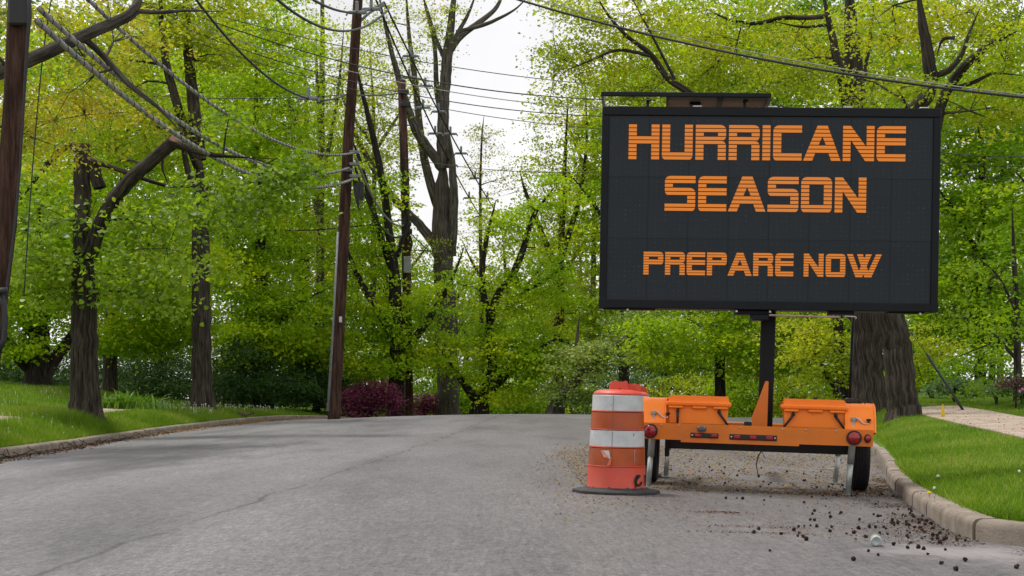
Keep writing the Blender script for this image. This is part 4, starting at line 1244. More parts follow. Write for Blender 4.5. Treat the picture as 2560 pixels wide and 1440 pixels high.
# 4 yard tree, low forked, far left
tree('yard_tree', 'dark low-forked tree on the lawn at the far left', 45, 95, [
    [(95, 960, 0, 32), (96, 900, 0, 28), (98, 840, 0, 25), (96, 760, 0, 20), (90, 640, 0, 14), (100, 500, 0, 8)],
    [(80, 930, 0, 15), (40, 890, -.5, 13), (5, 840, -.8, 12), (-60, 760, -1, 9)],
    [(112, 935, 0, 18), (150, 880, .3, 15), (190, 830, .5, 13), (250, 740, .8, 9), (300, 640, 1, 6)],
    [(88, 850, 0, 11), (50, 790, -.4, 10), (20, 720, -.6, 7)],
  ], [(60, 720, -1, 190, 110, 3, 330), (240, 660, 0, 190, 130, 3, 330), (80, 560, 0, 260, 130, 3, 300), (30, 860, -1.5, 90, 40, 1.5, 60), (130, 420, 0, 260, 120, 3, 240)],
  'lime', 'bark_dark', .105, 18, .33, .35, .3, .8, 4, G_T)
# 5.. background left
G_K = 'dense trees behind the left lawn'
tree('background_tree', 'lime-leaved tree whose low sprays hang between the two left street trees', 52, 330, [
    [(275, 990, 0, 20), (275, 850, 0, 16), (280, 700, 0, 13), (300, 500, 0, 9), (320, 300, 0, 5)], [(276, 860, 0, 8), (350, 780, -1, 7), (440, 740, -1.5, 4)]],
  [(340, 840, -2, 150, 55, 2, 260), (440, 790, -2, 120, 60, 2.2, 230), (350, 680, -1, 260, 120, 3.5, 480), (330, 450, 0, 280, 180, 4, 480), (300, 200, 0, 280, 150, 4, 300)],
  'lime', 'bark', .11, 18, .34, .3, .3, .8, 5, G_K)
tree('background_tree', 'broad lime-green tree filling the space left of the tall pole', 60, 660, [
    [(660, 1000, 0, 20), (660, 800, 0, 16), (650, 600, 0, 13), (640, 350, 0, 9), (640, 100, 0, 6)], [(655, 850, 0, 8), (740, 760, -2, 6), (820, 720, -2, 3)], [(655, 700, 0, 8), (570, 600, -1, 6), (500, 520, -1, 3)]],
  [(660, 330, 0, 200, 280, 5, 800), (600, 620, -1, 180, 150, 4, 560), (700, 800, -2, 150, 110, 3, 460), (620, 860, -3, 110, 70, 2, 240), (600, 100, 0, 240, 150, 4.5, 420)],
  'lime', 'bark', .12, 19, .38, .3, .3, .8, 6, G_K)
tree('background_tree', 'tall slim twin-stemmed tree between the poles with thin foliage', 68, 800, [
    [(800, 1020, 0, 12), (800, 700, 0, 10), (802, 420, 0, 9), (805, 200, 0, 7), (806, 20, 0, 6), (806, -120, 0, 4)],
    [(800, 560, 0, 7), (770, 420, 0, 7), (730, 280, 0, 6), (700, 150, 0, 5), (690, 20, 0, 4)],
    [(800, 480, 0, 6), (830, 330, 0, 5), (850, 200, 0, 4), (860, 60, 0, 3)],
    [(802, 380, 0, 5), (792, 200, 0, 5), (790, 60, 0, 4)],
  ], [(780, 180, 0, 120, 200, 3.5, 170), (760, 480, 0, 140, 150, 3, 240), (850, 640, 0, 110, 110, 3, 200)],
  'lime2', 'bark_grey', .10, 13, .32, .4, .2, .8, 7, G_K, thr=.02)
for i, (px, Y, y0, y1, rx, pal, lab) in enumerate((
    (-80, 74, 100, 900, 330, 'deep', 'dense tree far behind the left pole'),
    (220, 80, 60, 900, 330, 'lime', 'dense tall tree far behind the pollarded tree'),
    (500, 78, 80, 880, 300, 'deep', 'dense tall tree far behind the forked tree'),
    (760, 88, 400, 900, 210, 'deep', 'dense tree far behind the tall pole'))):
    c = (y0 + y1) / 2
    tree('background_tree', lab, Y, px, [[(px, 1000, 0, 14), (px, 700, 0, 12), (px + 10, 400, 0, 9), (px, 100, 0, 5)]],
         [(px, c - 180, 0, rx, 300, 5, 700), (px, c + 170, 0, rx, 240, 5, 620)], pal, 'bark_dark', .16, 18, .45, .35, .3, .8, 20 + i, G_K)
# conifers
G_P = 'dark pines behind the left lawn'
for i, (px, Y, y0, rx, lab) in enumerate(((60, 58, 820, 150, 'dark pine low behind the far-left yard tree'), (400, 57, 850, 150, 'dark pine behind the lily clump'), (640, 56, 850, 150, 'dark pine between the forked tree and the tall pole'), (790, 61, 880, 110, 'dark pine behind the foot of the tall pole'))):
    tree('pine_tree', lab, Y, px, [[(px, 1010, 0, 9), (px + 4, 900, 0, 7), (px, 760, 0, 4)], [(px, 985, 0, 4), (px - 60, 960, -1, 3), (px - 120, 965, -2, 2)], [(px, 970, 0, 4), (px + 60, 950, -1, 3), (px + 120, 955, -2, 2)]],
         [(px, 960, 0, rx, 55, 3, 230), (px - 20, 890, 0, rx * .6, 50, 2.5, 90)], 'pine', 'bark_dark', .15, 34, .36, .4, .4, .26, 30 + i, G_P, clump=.9, thr=-.08)
# maroon shrubs
G_R = 'maroon maples beyond the crest'
tree('maroon_maple', 'maroon leaved maple between the two utility poles', 57, 925, [[(925, 1060, 0, 6), (925, 1010, 0, 5), (915, 960, 0, 3)], [(925, 1030, 0, 4), (950, 990, 0, 3), (965, 960, 0, 2)]],
     [(900, 1005, 0, 52, 48, 1.0, 210), (965, 1002, 0, 36, 46, .9, 130), (930, 972, .2, 44, 24, .8, 80), (880, 1030, 0, 40, 24, .8, 60)], 'red', 'bark_dark', .075, 16, .20, .8, .3, .7, 40, G_R, clump=.45, thr=-.04, ground=-1.0)
tree('maroon_maple', 'smaller maroon maple right of the slim pole', 66, 1062, [[(1062, 1060, 0, 5), (1062, 1020, 0, 4), (1060, 990, 0, 2)]],
     [(1060, 1015, 0, 34, 36, 1, 130)], 'red', 'bark_dark', .08, 20, .22, .5, .3, .6, 41, G_R, clump=.5, thr=-.25, ground=-1.4)
# undergrowth
G_U = 'undergrowth shrubs behind the lawns and the crest'
for i, (px, py, Y, rx, ry, pal, lab) in enumerate((
    (-60, 900, 62, 190, 90, 'deep', 'undergrowth behind the left pole'), (170, 915, 64, 170, 85, 'pine', 'dark undergrowth behind the pollarded trunk'), (330, 930, 66, 150, 80, 'shade', 'dark undergrowth behind the lily clump'),
    (560, 930, 66, 150, 80, 'pine', 'dark undergrowth behind the forked trunk'), (720, 940, 68, 140, 80, 'shade', 'dark undergrowth left of the tall pole'), (880, 930, 70, 120, 90, 'deep', 'undergrowth behind the maroon maple'),
    (1040, 950, 76, 120, 90, 'deep', 'undergrowth behind the slim pole'), (1150, 985, 74, 110, 60, 'lime', 'undergrowth beside the big centre trunk'), (1290, 990, 76, 120, 60, 'lime', 'undergrowth at the low-crotched tree'),
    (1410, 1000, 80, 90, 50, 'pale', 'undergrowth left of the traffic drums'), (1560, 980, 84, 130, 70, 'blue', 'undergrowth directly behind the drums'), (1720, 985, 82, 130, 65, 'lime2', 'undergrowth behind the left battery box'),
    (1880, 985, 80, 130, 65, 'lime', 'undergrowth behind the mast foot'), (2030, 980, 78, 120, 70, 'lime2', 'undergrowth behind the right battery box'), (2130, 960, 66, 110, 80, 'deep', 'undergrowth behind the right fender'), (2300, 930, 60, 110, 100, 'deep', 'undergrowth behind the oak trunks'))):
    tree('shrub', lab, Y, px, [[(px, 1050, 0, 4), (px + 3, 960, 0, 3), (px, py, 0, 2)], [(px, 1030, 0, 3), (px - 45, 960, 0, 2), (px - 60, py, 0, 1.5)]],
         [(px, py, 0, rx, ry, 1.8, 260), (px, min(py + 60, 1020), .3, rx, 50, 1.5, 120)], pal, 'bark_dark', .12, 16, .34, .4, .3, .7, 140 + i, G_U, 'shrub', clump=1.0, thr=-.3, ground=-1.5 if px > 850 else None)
# centre trees
G_C = 'trees beyond the crest of the street'
tree('maple_tree', 'big grey multi-stemmed tree against the white sky in the centre', 66, 1120, [
    [(1120, 1060, 0, 32), (1120, 960, 0, 27), (1118, 800, 0, 26), (1105, 640, 0, 24), (1104, 560, 0, 24), (1106, 470, 0, 22), (1108, 400, 0, 19)],
    [(1108, 420, 0, 17), (1106, 330, 0, 15), (1112, 220, 0, 14), (1119, 130, 0, 13), (1130, 40, 0, 10), (1142, -80, 0, 8)],
    [(1120, 135, 0, 9), (1150, 90, 0, 8), (1200, 55, .3, 7), (1245, 20, .5, 6), (1270, -60, .8, 4)],
    [(1122, 120, 0, 7), (1170, 40, 0, 5), (1195, -30, 0, 4)],
    [(1140, 80, 0, 5), (1215, 62, 0, 5), (1290, 25, 0, 3), (1330, -20, 0, 2)],
    [(1106, 420, 0, 13), (1070, 370, -.3, 12), (1040, 330, -.5, 11), (1010, 240, -.8, 9), (975, 120, -1, 7), (945, -20, -1.2, 5)],
    [(1104, 540, 0, 13), (1066, 430, .5, 11), (1050, 330, .8, 9), (1040, 220, 1, 8), (1022, 90, 1.2, 6), (1012, -60, 1.4, 4)],
    [(1112, 320, 0, 8), (1090, 230, .3, 7), (1090, 120, .5, 6), (1060, 10, .8, 5)],
    [(1113, 150, 0, 6), (1090, 100, 0, 5), (1070, 30, .2, 4), (1040, -60, .4, 3)],
    [(1128, 640, 0, 13), (1136, 500, -.4, 11), (1130, 400, -.5, 10), (1122, 330, -.5, 8)],
    [(1095, 620, 0, 14), (1050, 560, .6, 11), (985, 500, 1, 9), (920, 400, 1.5, 8), (880, 320, 2, 6), (850, 200, 2, 4)],
  ], [(980, 120, .8, 150, 170, 3.5, 330), (950, 360, .8, 120, 130, 3, 260), (1080, 30, 0, 110, 90, 2.5, 110), (1230, -10, .5, 60, 40, 1.5, 22), (1060, 640, 0, 120, 60, 2, 110), (890, 250, 1.5, 100, 190, 2.5, 230)],
  'lime2', 'bark_grey', .095, 12, .30, .45, .2, .75, 50, G_C, clump=1.0, thr=.05)
tree('maple_tree', 'dark leaning limbed maple just left of the slim pole', 60, 992, [
    [(992, 1060, 0, 22), (990, 940, 0, 19), (995, 850, 0, 18), (990, 760, 0, 16), (985, 680, 0, 14), (975, 600, 0, 11), (962, 480, 0, 9), (935, 350, 0, 8), (905, 230, 0, 6), (880, 120, 0, 4)],
    [(988, 700, 0, 9), (950, 590, .4, 8), (920, 480, .6, 7), (900, 400, .7, 6), (880, 350, .8, 4)],
    [(995, 880, 0, 10), (960, 800, -.6, 9), (910, 720, -1, 8), (880, 660, -1.3, 7), (862, 600, -1.5, 5)],
    [(1012, 880, 0, 10), (1050, 830, .5, 10), (1090, 770, .8, 8), (1130, 700, 1, 6), (1160, 620, 1.2, 4)],
    [(992, 640, 0, 7), (1020, 560, .3, 6), (1010, 450, .5, 5), (1000, 330, .6, 4)],
  ], [(900, 800, -.6, 130, 110, 2.2, 260), (1010, 760, 0, 110, 70, 2, 120), (920, 900, -1.0, 120, 50, 2, 150), (890, 640, -.2, 90, 90, 2.5, 130), (1060, 870, 0, 100, 50, 2, 90), (930, 500, .4, 110, 100, 2, 110)],
  'lime', 'bark_dark', .11, 18, .33, .3, .3, .8, 51, G_C, thr=.02)
tree('maple_tree', 'black low-crotched tree with wide limbs right of centre beyond the crest', 61, 1200, [
    [(1200, 1070, 0, 30), (1200, 1010, 0, 26), (1205, 985, 0, 22)],
    [(1190, 1000, 0, 12), (1160, 960, -.3, 10), (1130, 910, -.6, 8), (1090, 860, -.8, 5)],
    [(1205, 995, 0, 13), (1235, 920, 0, 12), (1220, 820, .2, 11), (1240, 740, .3, 10), (1282, 690, .2, 10), (1310, 620, 0, 8), (1330, 540, 0, 7), (1385, 470, 0, 5)],
    [(1215, 990, 0, 12), (1260, 940, -.4, 10), (1320, 890, -.8, 8), (1400, 840, -1.2, 5)],
    [(1225, 800, 0, 9), (1200, 700, .4, 8), (1215, 600, .6, 7), (1240, 500, .8, 4)],
    [(1285, 690, .2, 6), (1310, 730, 0, 6), (1370, 700, -.3, 5), (1440, 640, -.5, 3)],
  ], [(1160, 770, 0, 130, 100, 2.4, 230), (1300, 850, -.6, 150, 90, 2.4, 260), (1350, 700, 0, 120, 100, 2.4, 190), (1170, 890, -.3, 120, 70, 2, 120), (1390, 920, -1, 110, 60, 2, 130), (1240, 985, -.5, 110, 35, 1.6, 60), (1310, 560, .3, 80, 80, 1.8, 60), (1385, 480, .3, 60, 60, 1.5, 45), (1235, 560, .8, 60, 80, 1.8, 50)],
  'lime', 'bark_dark', .11, 18, .33, .3, .3, .8, 52, G_C, thr=.02)
tree('maple_tree', 'yellowish tree with loose crown left of the board against the sky', 72, 1400, [
    [(1400, 1060, 0, 12), (1400, 850, 0, 11), (1402, 650, 0, 9), (1410, 450, 0, 7), (1420, 250, 0, 5)],
    [(1402, 700, 0, 8), (1345, 560, 0, 7), (1310, 470, 0, 5), (1300, 430, 0, 3)],
    [(1405, 640, 0, 7), (1450, 500, 0, 6), (1470, 350, 0, 4), (1460, 180, 0, 3)],
  ], [(1420, 600, 0, 90, 180, 3, 260), (1330, 560, 0, 70, 110, 2.5, 110), (1470, 430, .5, 75, 160, 3, 190), (1490, 250, 0, 105, 130, 3, 200), (1395, 330, .4, 85, 110, 2.5, 130), (1340, 430, .2, 60, 60, 2, 60), (1215, 560, 0, 55, 80, 2, 60), (1450, 780, 0, 110, 90, 2.5, 220)],
  'lime2', 'bark', .105, 14, .34, .4, .2, .8, 53, G_C, clump=1.1, thr=.0)
tree('sapling_tree', 'small airy tree top standing alone in the patch of white sky', 78, 1200, [
    [(1205, 1050, 0, 7), (1203, 700, 0, 5), (1200, 450, 0, 3.5), (1205, 330, 0, 2.5), (1210, 290, 0, 2)]],
  [(1205, 360, 0, 62, 60, 1.4, 80), (1190, 450, 0, 50, 60, 1.4, 55), (1265, 440, 0, 30, 50, 1.2, 26), (1180, 560, 0, 70, 60, 1.6, 70)],
  'olive', 'bark', .09, 11, .26, .5, .2, .7, 54, G_C, clump=.6, thr=.05)
tree('leaning_tree', 'grey leaning trunk rising to the right behind the traffic drum', 58, 1375, [
    [(1372, 1060, 0, 15), (1385, 1010, 0, 14), (1420, 970, 0, 13), (1460, 930, 0, 12), (1500, 890, 0, 11), (1545, 860, 0, 10), (1600, 830, 0, 7), (1680, 780, 0, 4)],
    [(1450, 945, 0, 7), (1440, 860, .3, 6), (1450, 780, .4, 4)],
  ], [(1480, 900, -.6, 110, 60, 1.8, 150), (1600, 850, -.4, 120, 80, 2, 200), (1430, 980, 0, 90, 35, 1.4, 90)],
  'pale', 'bark_grey', .10, 15, .32, .35, .3, .8, 55, G_C)
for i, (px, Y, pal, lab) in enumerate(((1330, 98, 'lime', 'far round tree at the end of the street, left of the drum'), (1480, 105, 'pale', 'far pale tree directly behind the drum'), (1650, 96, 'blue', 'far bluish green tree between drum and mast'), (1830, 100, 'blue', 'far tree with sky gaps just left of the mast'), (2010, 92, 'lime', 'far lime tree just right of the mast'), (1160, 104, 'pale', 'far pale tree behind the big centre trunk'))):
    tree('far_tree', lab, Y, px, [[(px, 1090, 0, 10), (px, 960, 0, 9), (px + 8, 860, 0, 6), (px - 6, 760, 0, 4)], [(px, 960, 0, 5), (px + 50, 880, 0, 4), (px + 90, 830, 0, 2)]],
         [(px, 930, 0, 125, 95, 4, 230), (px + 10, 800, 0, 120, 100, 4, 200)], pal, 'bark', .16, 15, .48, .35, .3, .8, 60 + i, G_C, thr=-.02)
for i, (px, Y, y0, rx, ry, ns, pal, lab) in enumerate((
    (960, 92, 700, 150, 190, 420, 'lime', 'backing tree seen between the two utility poles'), (1090, 96, 760, 140, 160, 340, 'deep', 'backing tree behind the big grey trunk'), (1260, 94, 730, 150, 170, 380, 'lime2', 'backing tree right of the big grey trunk'),
    (1400, 98, 640, 130, 220, 380, 'lime', 'backing tree left of the board below the sky gap'), (1480, 90, 420, 90, 200, 200, 'lime2', 'tall thin backing tree beside the left edge of the board'), (930, 84, 330, 130, 220, 210, 'lime2', 'thin yellowish backing tree around the tall pole'),
    (2480, 80, 700, 180, 240, 460, 'deep', 'backing tree behind the right sidewalk'), (1720, 92, 830, 150, 120, 230, 'deep', 'backing tree below the left half of the board'), (1950, 94, 840, 150, 120, 230, 'lime', 'backing tree below the middle of the board'))):
    tree('far_tree', lab, Y, px, [[(px, 1080, 0, 9), (px, 900, 0, 8), (px + 8, y0, 0, 6), (px - 6, y0 - ry, 0, 3)], [(px, y0 + 60, 0, 5), (px + rx * .5, y0 - 40, 0, 4), (px + rx * .8, y0 - 100, 0, 2)], [(px, y0 + 30, 0, 5), (px - rx * .5, y0 - 60, 0, 4), (px - rx * .7, y0 - 130, 0, 2)]],
         [(px, y0, 0, rx, ry, 4, ns)], pal, 'bark', .15, 15, .48, .35, .3, .8, 170 + i, G_C, thr=-.05)
for i, (px, Y, y0, rx, ry, ns, lab) in enumerate((
    (20, 108, 330, 270, 420, 250, 'deep green tree at the back, behind the left pole'), (270, 112, 260, 270, 420, 250, 'deep green tree at the back, behind the pollarded tree'), (520, 110, 330, 250, 400, 250, 'deep green tree at the back, behind the forked tree'),
    (740, 116, 560, 200, 300, 190, 'deep green tree at the back, left of the tall pole'), (960, 114, 800, 190, 170, 150, 'deep green tree at the back, between the poles'), (1230, 116, 810, 210, 150, 150, 'deep green tree at the back, right of the slim pole'), (1450, 112, 760, 150, 220, 150, 'deep green tree at the back, left of the drums'),
    (1690, 108, 330, 230, 420, 230, 'deep green tree at the back, behind the solar panel'), (1960, 112, 320, 230, 440, 230, 'deep green tree at the back, behind the board'), (2220, 108, 330, 230, 440, 230, 'deep green tree at the back, behind the oak limbs'), (2500, 106, 400, 250, 460, 260, 'deep green tree at the back, at the right edge'),
    (1800, 118, 880, 260, 110, 120, 'deep green tree at the back, behind the mast'))):
    tree('background_tree', lab, Y, px, [[(px, 1090, 0, 9), (px, 850, 0, 8), (px + 8, y0, 0, 6), (px - 6, y0 - ry * .9, 0, 3)]],
         [(px, y0, 0, rx, ry, 4, ns)], 'shade', 'bark_dark', .40, 11, .85, .5, .2, .9, 200 + i, 'deep green trees at the back', clump=2.2, thr=-.35, twig=False)  # shade between the nearer leaves is put into this dark leaf colour
# right side
G_RT = 'big trees on the right lawn'
tree('oak_tree', 'thick ribbed trunk nearest the sidewalk, right of the trailer', 30, 2258, [
    [(2262, 1046, 0, 38), (2256, 1000, 0, 36), (2248, 920, 0, 36), (2236, 840, 0, 35), (2222, 780, 0, 35), (2206, 690, 0, 33), (2196, 520, 0, 28), (2200, 380, 0, 22), (2260, 300, 0, 19), (2330, 230, -.2, 18), (2322, 150, -.3, 16), (2308, 70, -.3, 14), (2292, -40, -.3, 11)],
    [(2340, 330, 0, 12), (2352, 260, 0, 13), (2370, 220, 0, 13), (2410, 165, -.2, 12), (2470, 112, -.4, 9), (2540, 80, -.5, 6)],
    [(2210, 500, 0, 16), (2290, 420, 0, 15), (2342, 330, 0, 13)],
    [(2325, 190, -.2, 9), (2370, 180, -.4, 8), (2405, 140, -.5, 6), (2420, 90, -.5, 5), (2450, 20, -.5, 3)],
    [(2386, 95, -.5, 5), (2355, 95, -.5, 5), (2342, 140, -.5, 3)],
    [(2370, 225, 0, 6), (2440, 205, -.3, 5), (2480, 180, -.5, 4), (2560, 190, -.7, 2)],
  ], [(2440, 40, 2.0, 200, 110, 1.8, 210), (2220, 60, 2.0, 140, 110, 1.8, 120), (2490, 260, 1.5, 110, 100, 1.5, 110), (2200, 230, 2.2, 180, 70, 1.6, 90), (2500, 120, -1.0, 90, 60, 1.0, 45), (2260, 220, -1.0, 80, 40, .8, 36)],
  'lime2', 'bark', .075, 17, .26, .4, .4, .65, 70, G_RT, clump=.9, thr=-.02)
tree('oak_tree', 'massive dark trunk behind the board, seen between trailer and nearest oak', 36, 2190, [
    [(2172, 1030, 0, 46), (2170, 960, 0, 40), (2168, 860, 0, 39), (2164, 760, 0, 38), (2158, 600, 0, 36), (2150, 420, 0, 32), (2138, 250, 0, 26), (2130, 100, 0, 24), (2120, -60, 0, 21)],
    [(2145, 380, 0, 15), (2122, 280, -.3, 14), (2100, 180, -.4, 13), (2080, 90, -.4, 11), (2055, -30, -.4, 9)],
    [(2068, 40, -.4, 6), (2020, 45, -.4, 6), (1960, 42, -.5, 6), (1890, 62, -.5, 5), (1820, 50, -.5, 4), (1760, 20, -.5, 3)],
    [(2080, 60, -.4, 4), (2010, 70, -.5, 4), (1940, 55, -.5, 3)],
    [(2160, 200, .3, 5), (2180, 60, .4, 5), (2195, -40, .4, 4)],
    [(2165, 640, 0, 18), (2000, 480, -.8, 14), (1840, 330, -1.2, 10), (1720, 228, -1.5, 9), (1670, 200, -1.5, 8), (1625, 130, -1.6, 7), (1570, 95, -1.7, 5), (1520, 40, -1.8, 4), (1480, -30, -1.8, 3)],
    [(1628, 140, -1.6, 5), (1545, 120, -1.7, 4), (1480, 150, -1.8, 3), (1410, 178, -1.8, 2)],
    [(1690, 205, -1.5, 4), (1610, 50, -1.5, 3), (1560, -40, -1.5, 2)],
  ], [(1620, 80, -.2, 190, 110, 1.8, 250), (1440, 70, -.9, 130, 100, 1.8, 150), (1850, 110, .8, 170, 110, 2.0, 260), (2060, 120, 2.2, 170, 120, 1.8, 210), (1650, 210, .2, 170, 60, 1.6, 140), (1400, 190, -1.2, 100, 60, 1.5, 90), (2040, 420, 1, 330, 150, 2, 120), (1990, 190, -1.2, 120, 50, 1.0, 60)],
  'lime2', 'bark', .075, 17, .27, .4, .5, .65, 71, G_RT, clump=.9, thr=-.02)
tree('oak_tree', 'slim dark trunk with hanging bright sprays just right of the mast', 40, 2090, [
    [(2095, 1030, 0, 15), (2098, 900, 0, 13), (2095, 780, 0, 12), (2085, 600, 0, 10), (2070, 400, 0, 7)], [(2095, 980, 0, 6), (2060, 930, 0, 5), (2045, 880, 0, 4), (2035, 820, 0, 3)]],
  [(2085, 860, -.4, 75, 90, 1.2, 110), (2070, 960, -.3, 60, 50, 1.0, 50), (2000, 850, 0, 90, 70, 1.5, 90)],
  'lime2', 'bark_dark', .085, 14, .26, .45, .5, .7, 72, G_RT, clump=.7, thr=.05)
G_RB = 'dense trees behind the right lawn'
for i, (px, Y, cr, pal, lab) in enumerate((
    (1800, 56, [(1800, 120, 0, 250, 200, 4, 620), (1700, 840, -1, 150, 90, 3, 260), (1880, 860, -1, 140, 90, 3, 250), (1800, 600, 0, 260, 250, 3.5, 360)], 'lime', 'lime maple behind the left half of the board'),
    (2120, 54, [(2100, 130, 0, 260, 200, 4, 560), (2020, 850, -1, 140, 110, 3, 260), (2150, 600, 0, 250, 250, 3.5, 330)], 'deep', 'deep green tree behind the right half of the board'),
    (2450, 46, [(2450, 520, 0, 150, 210, 3.5, 560), (2460, 250, 0, 190, 170, 3.5, 420), (2400, 760, -.5, 120, 110, 2.5, 330), (2530, 780, -.5, 100, 120, 2.5, 230)], 'deep', 'dense green tree right of the board'),
    (2680, 40, [(2640, 450, 0, 150, 260, 3, 380), (2620, 160, 0, 160, 150, 3, 220)], 'deep', 'green tree cut by the right edge of the frame'),
    (1560, 70, [(1540, 480, 0, 110, 220, 3.5, 320), (1590, 250, 0, 120, 130, 3.5, 220), (1560, 800, 0, 110, 90, 3, 200)], 'lime', 'lime tree showing along the left edge of the board'),
    (2300, 72, [(2300, 200, 0, 330, 260, 5, 560), (2300, 700, 0, 330, 260, 5, 520)], 'deep', 'dense dark tree filling the gap behind the right oaks'),
    (1900, 84, [(1900, 300, 0, 330, 330, 5, 560)], 'deep', 'tall dense tree far behind the board'))):
    s = [[(px, 1010, 0, 14), (px, 800, 0, 12), (px + 8, 500, 0, 9), (px - 4, 200, 0, 6), (px, 20, 0, 3)], [(px, 760, 0, 6), (px + 70, 650, -.5, 5), (px + 130, 560, -1, 3)], [(px, 640, 0, 6), (px - 80, 500, -.5, 5), (px - 140, 430, -1, 3)]]
    tree('background_tree', lab, Y, px, s, cr, pal, 'bark_dark', .115 if Y < 60 else .15, 18, .36 if Y < 60 else .45, .32, .3, .8, 80 + i, G_RB, thr=-.08)
tree('sapling_tree', 'thin reddish trunk by the right edge above the flower bed', 34, 2540, [
    [(2546, 1000, 0, 10), (2543, 860, 0, 9), (2538, 700, 0, 8), (2530, 520, 0, 6)], [(2543, 900, 0, 5), (2480, 830, 0, 4), (2400, 790, 0, 2)], [(2541, 850, 0, 4), (2470, 860, .2, 3), (2380, 900, .3, 2)], [(2540, 780, 0, 4), (2500, 690, 0, 3), (2440, 640, 0, 2)]],
  [(2470, 800, 0, 120, 80, 1.6, 90), (2500, 650, 0, 90, 90, 1.6, 80)], 'deep', 'bark', .08, 12, .28, .4, .3, .75, 90, G_RB, clump=.8, thr=.05)
# hedge-like shrubs right
G_SH = 'shrubs at the back of the right lawn'
for i, (px, py, Y, rx, ry, pal, lab) in enumerate(((2330, 900, 42, 70, 110, 'lime2', 'yellow-green shrub right of the nearest oak trunk'), (2440, 930, 40, 90, 85, 'deep', 'green shrub behind the slanting guy guard'), (2490, 985, 34, 60, 32, 'deep', 'low leafy ground shrub at the end of the sidewalk'), (2555, 975, 32, 50, 30, 'blue', 'low bush by the right edge above the sidewalk'), (2385, 985, 37, 50, 40, 'blue', 'small bluish shrub at the top of the sidewalk'))):
    tree('shrub', lab, Y, px, [[(px, 1010, 0, 4), (px + 3, 960, 0, 3), (px, py, 0, 2)], [(px, 1000, 0, 3), (px - 25, 950, 0, 2), (px - 40, py, 0, 1.5)]],
         [(px, py, 0, rx, ry, 1.0, 150)], pal, 'bark', .075, 16, .22, .5, .3, .7, 100 + i, G_SH, 'shrub', clump=.6, thr=-.1)
tree('shrub', 'dark rust-coloured low bush at the right edge', 31, 2540, [[(2540, 990, 0, 3), (2540, 960, 0, 2), (2542, 945, 0, 1)]], [(2540, 955, 0, 36, 16, .5, 46)], 'rust', 'bark', .05, 16, .12, .5, .3, .6, 110, G_SH, 'shrub', clump=.4, thr=-.2)

# ------------------------------------------------------------------ plants
def blades(name, X, Y, zf, h, w, g, mat, lean=.35, kind='stuff'):
    n = len(X)
    Z = zf(X, Y)
    a = g.uniform(0, 2 * np.pi, n); hh = h * g.uniform(.5, 1.3, n); ww = w * g.uniform(.6, 1.3, n)
    lx = g.normal(0, lean, n) * hh; ly_ = g.normal(0, lean, n) * hh
    b = np.stack([X, Y, Z], 1); side = np.stack([np.cos(a) * ww, np.sin(a) * ww, np.zeros(n)], 1)
    tip = b + np.stack([lx, ly_, hh], 1)
    V = np.stack([b - side, b + side, tip], 1).reshape(-1, 3)
    V[:, 2] -= .004
    F = np.arange(n * 3).reshape(n, 3)
    return np_mesh(name, V, F, mat, np.clip(g.normal(.5, .22, n) + .3 * (g.uniform(0, 1, n) < .06) + .45 * np.array([mnoise.noise(Vector((x * .9, y * .5, 0))) for x, y in zip(X, Y)]), 0, 1))
g = np.random.default_rng(5)
def on_walk_r(X, Y):
    a = np.interp(Y, [8.9, 18, 30, 36], [5.3, 6.65, 8.75, 9.6]); return (X > a - .03) & (X < a + 1.53) & (Y < 34)
n = 120000
Y_ = 8.93 + 31 * g.uniform(0, 1, n) ** 1.7; D_ = .13 + 6.5 * g.uniform(0, 1, n) ** 1.4
X_ = kr(Y_) + D_
k = ~on_walk_r(X_, Y_) & (X_ / Y_ < .42) & (Y_ > 9.0) & (X_ > kr(Y_) + .15 + .30 * np.clip((9.30 - Y_) / .35, 0, 1) ** 2)
o = lnk('grass', blades('grass', X_[k], Y_[k], zr, .058 + .012 * (D_[k] < .3), .0045, g, M['grass'], .45 + .15 * (D_[k] < .3))); tag(o, 'short bright green grass on the right verge', 'grass', kind='stuff')
n = 170000
Y_ = 18 + 36 * g.uniform(0, 1, n) ** 1.2; D_ = .17 + 9 * g.uniform(0, 1, n) ** 1.7
X_ = kl(Y_) - D_
k = ~((D_ > 1.53) & (D_ < 2.77) & (Y_ < 47)) & (X_ / Y_ > -.42)
o = lnk('grass', blades('grass', X_[k], Y_[k], zl, .10, .006, g, M['grass'], .4)); tag(o, 'longer green grass on the left bank', 'grass', kind='stuff')
# rank tufts round the foot of the pollarded tree and along the walk
n = 9000
cx = PX(214, 32); X_ = cx + g.normal(0, .75, n); Y_ = 31.2 + g.normal(0, .9, n)
k = X_ < kl(Y_) - .2
o = lnk('tall_grass', blades('tall_grass', X_[k], Y_[k], zl, .24, .006, g, M['grass'], .35)); tag(o, 'tall unmown grass round the foot of the pollarded tree', 'grass', kind='stuff')

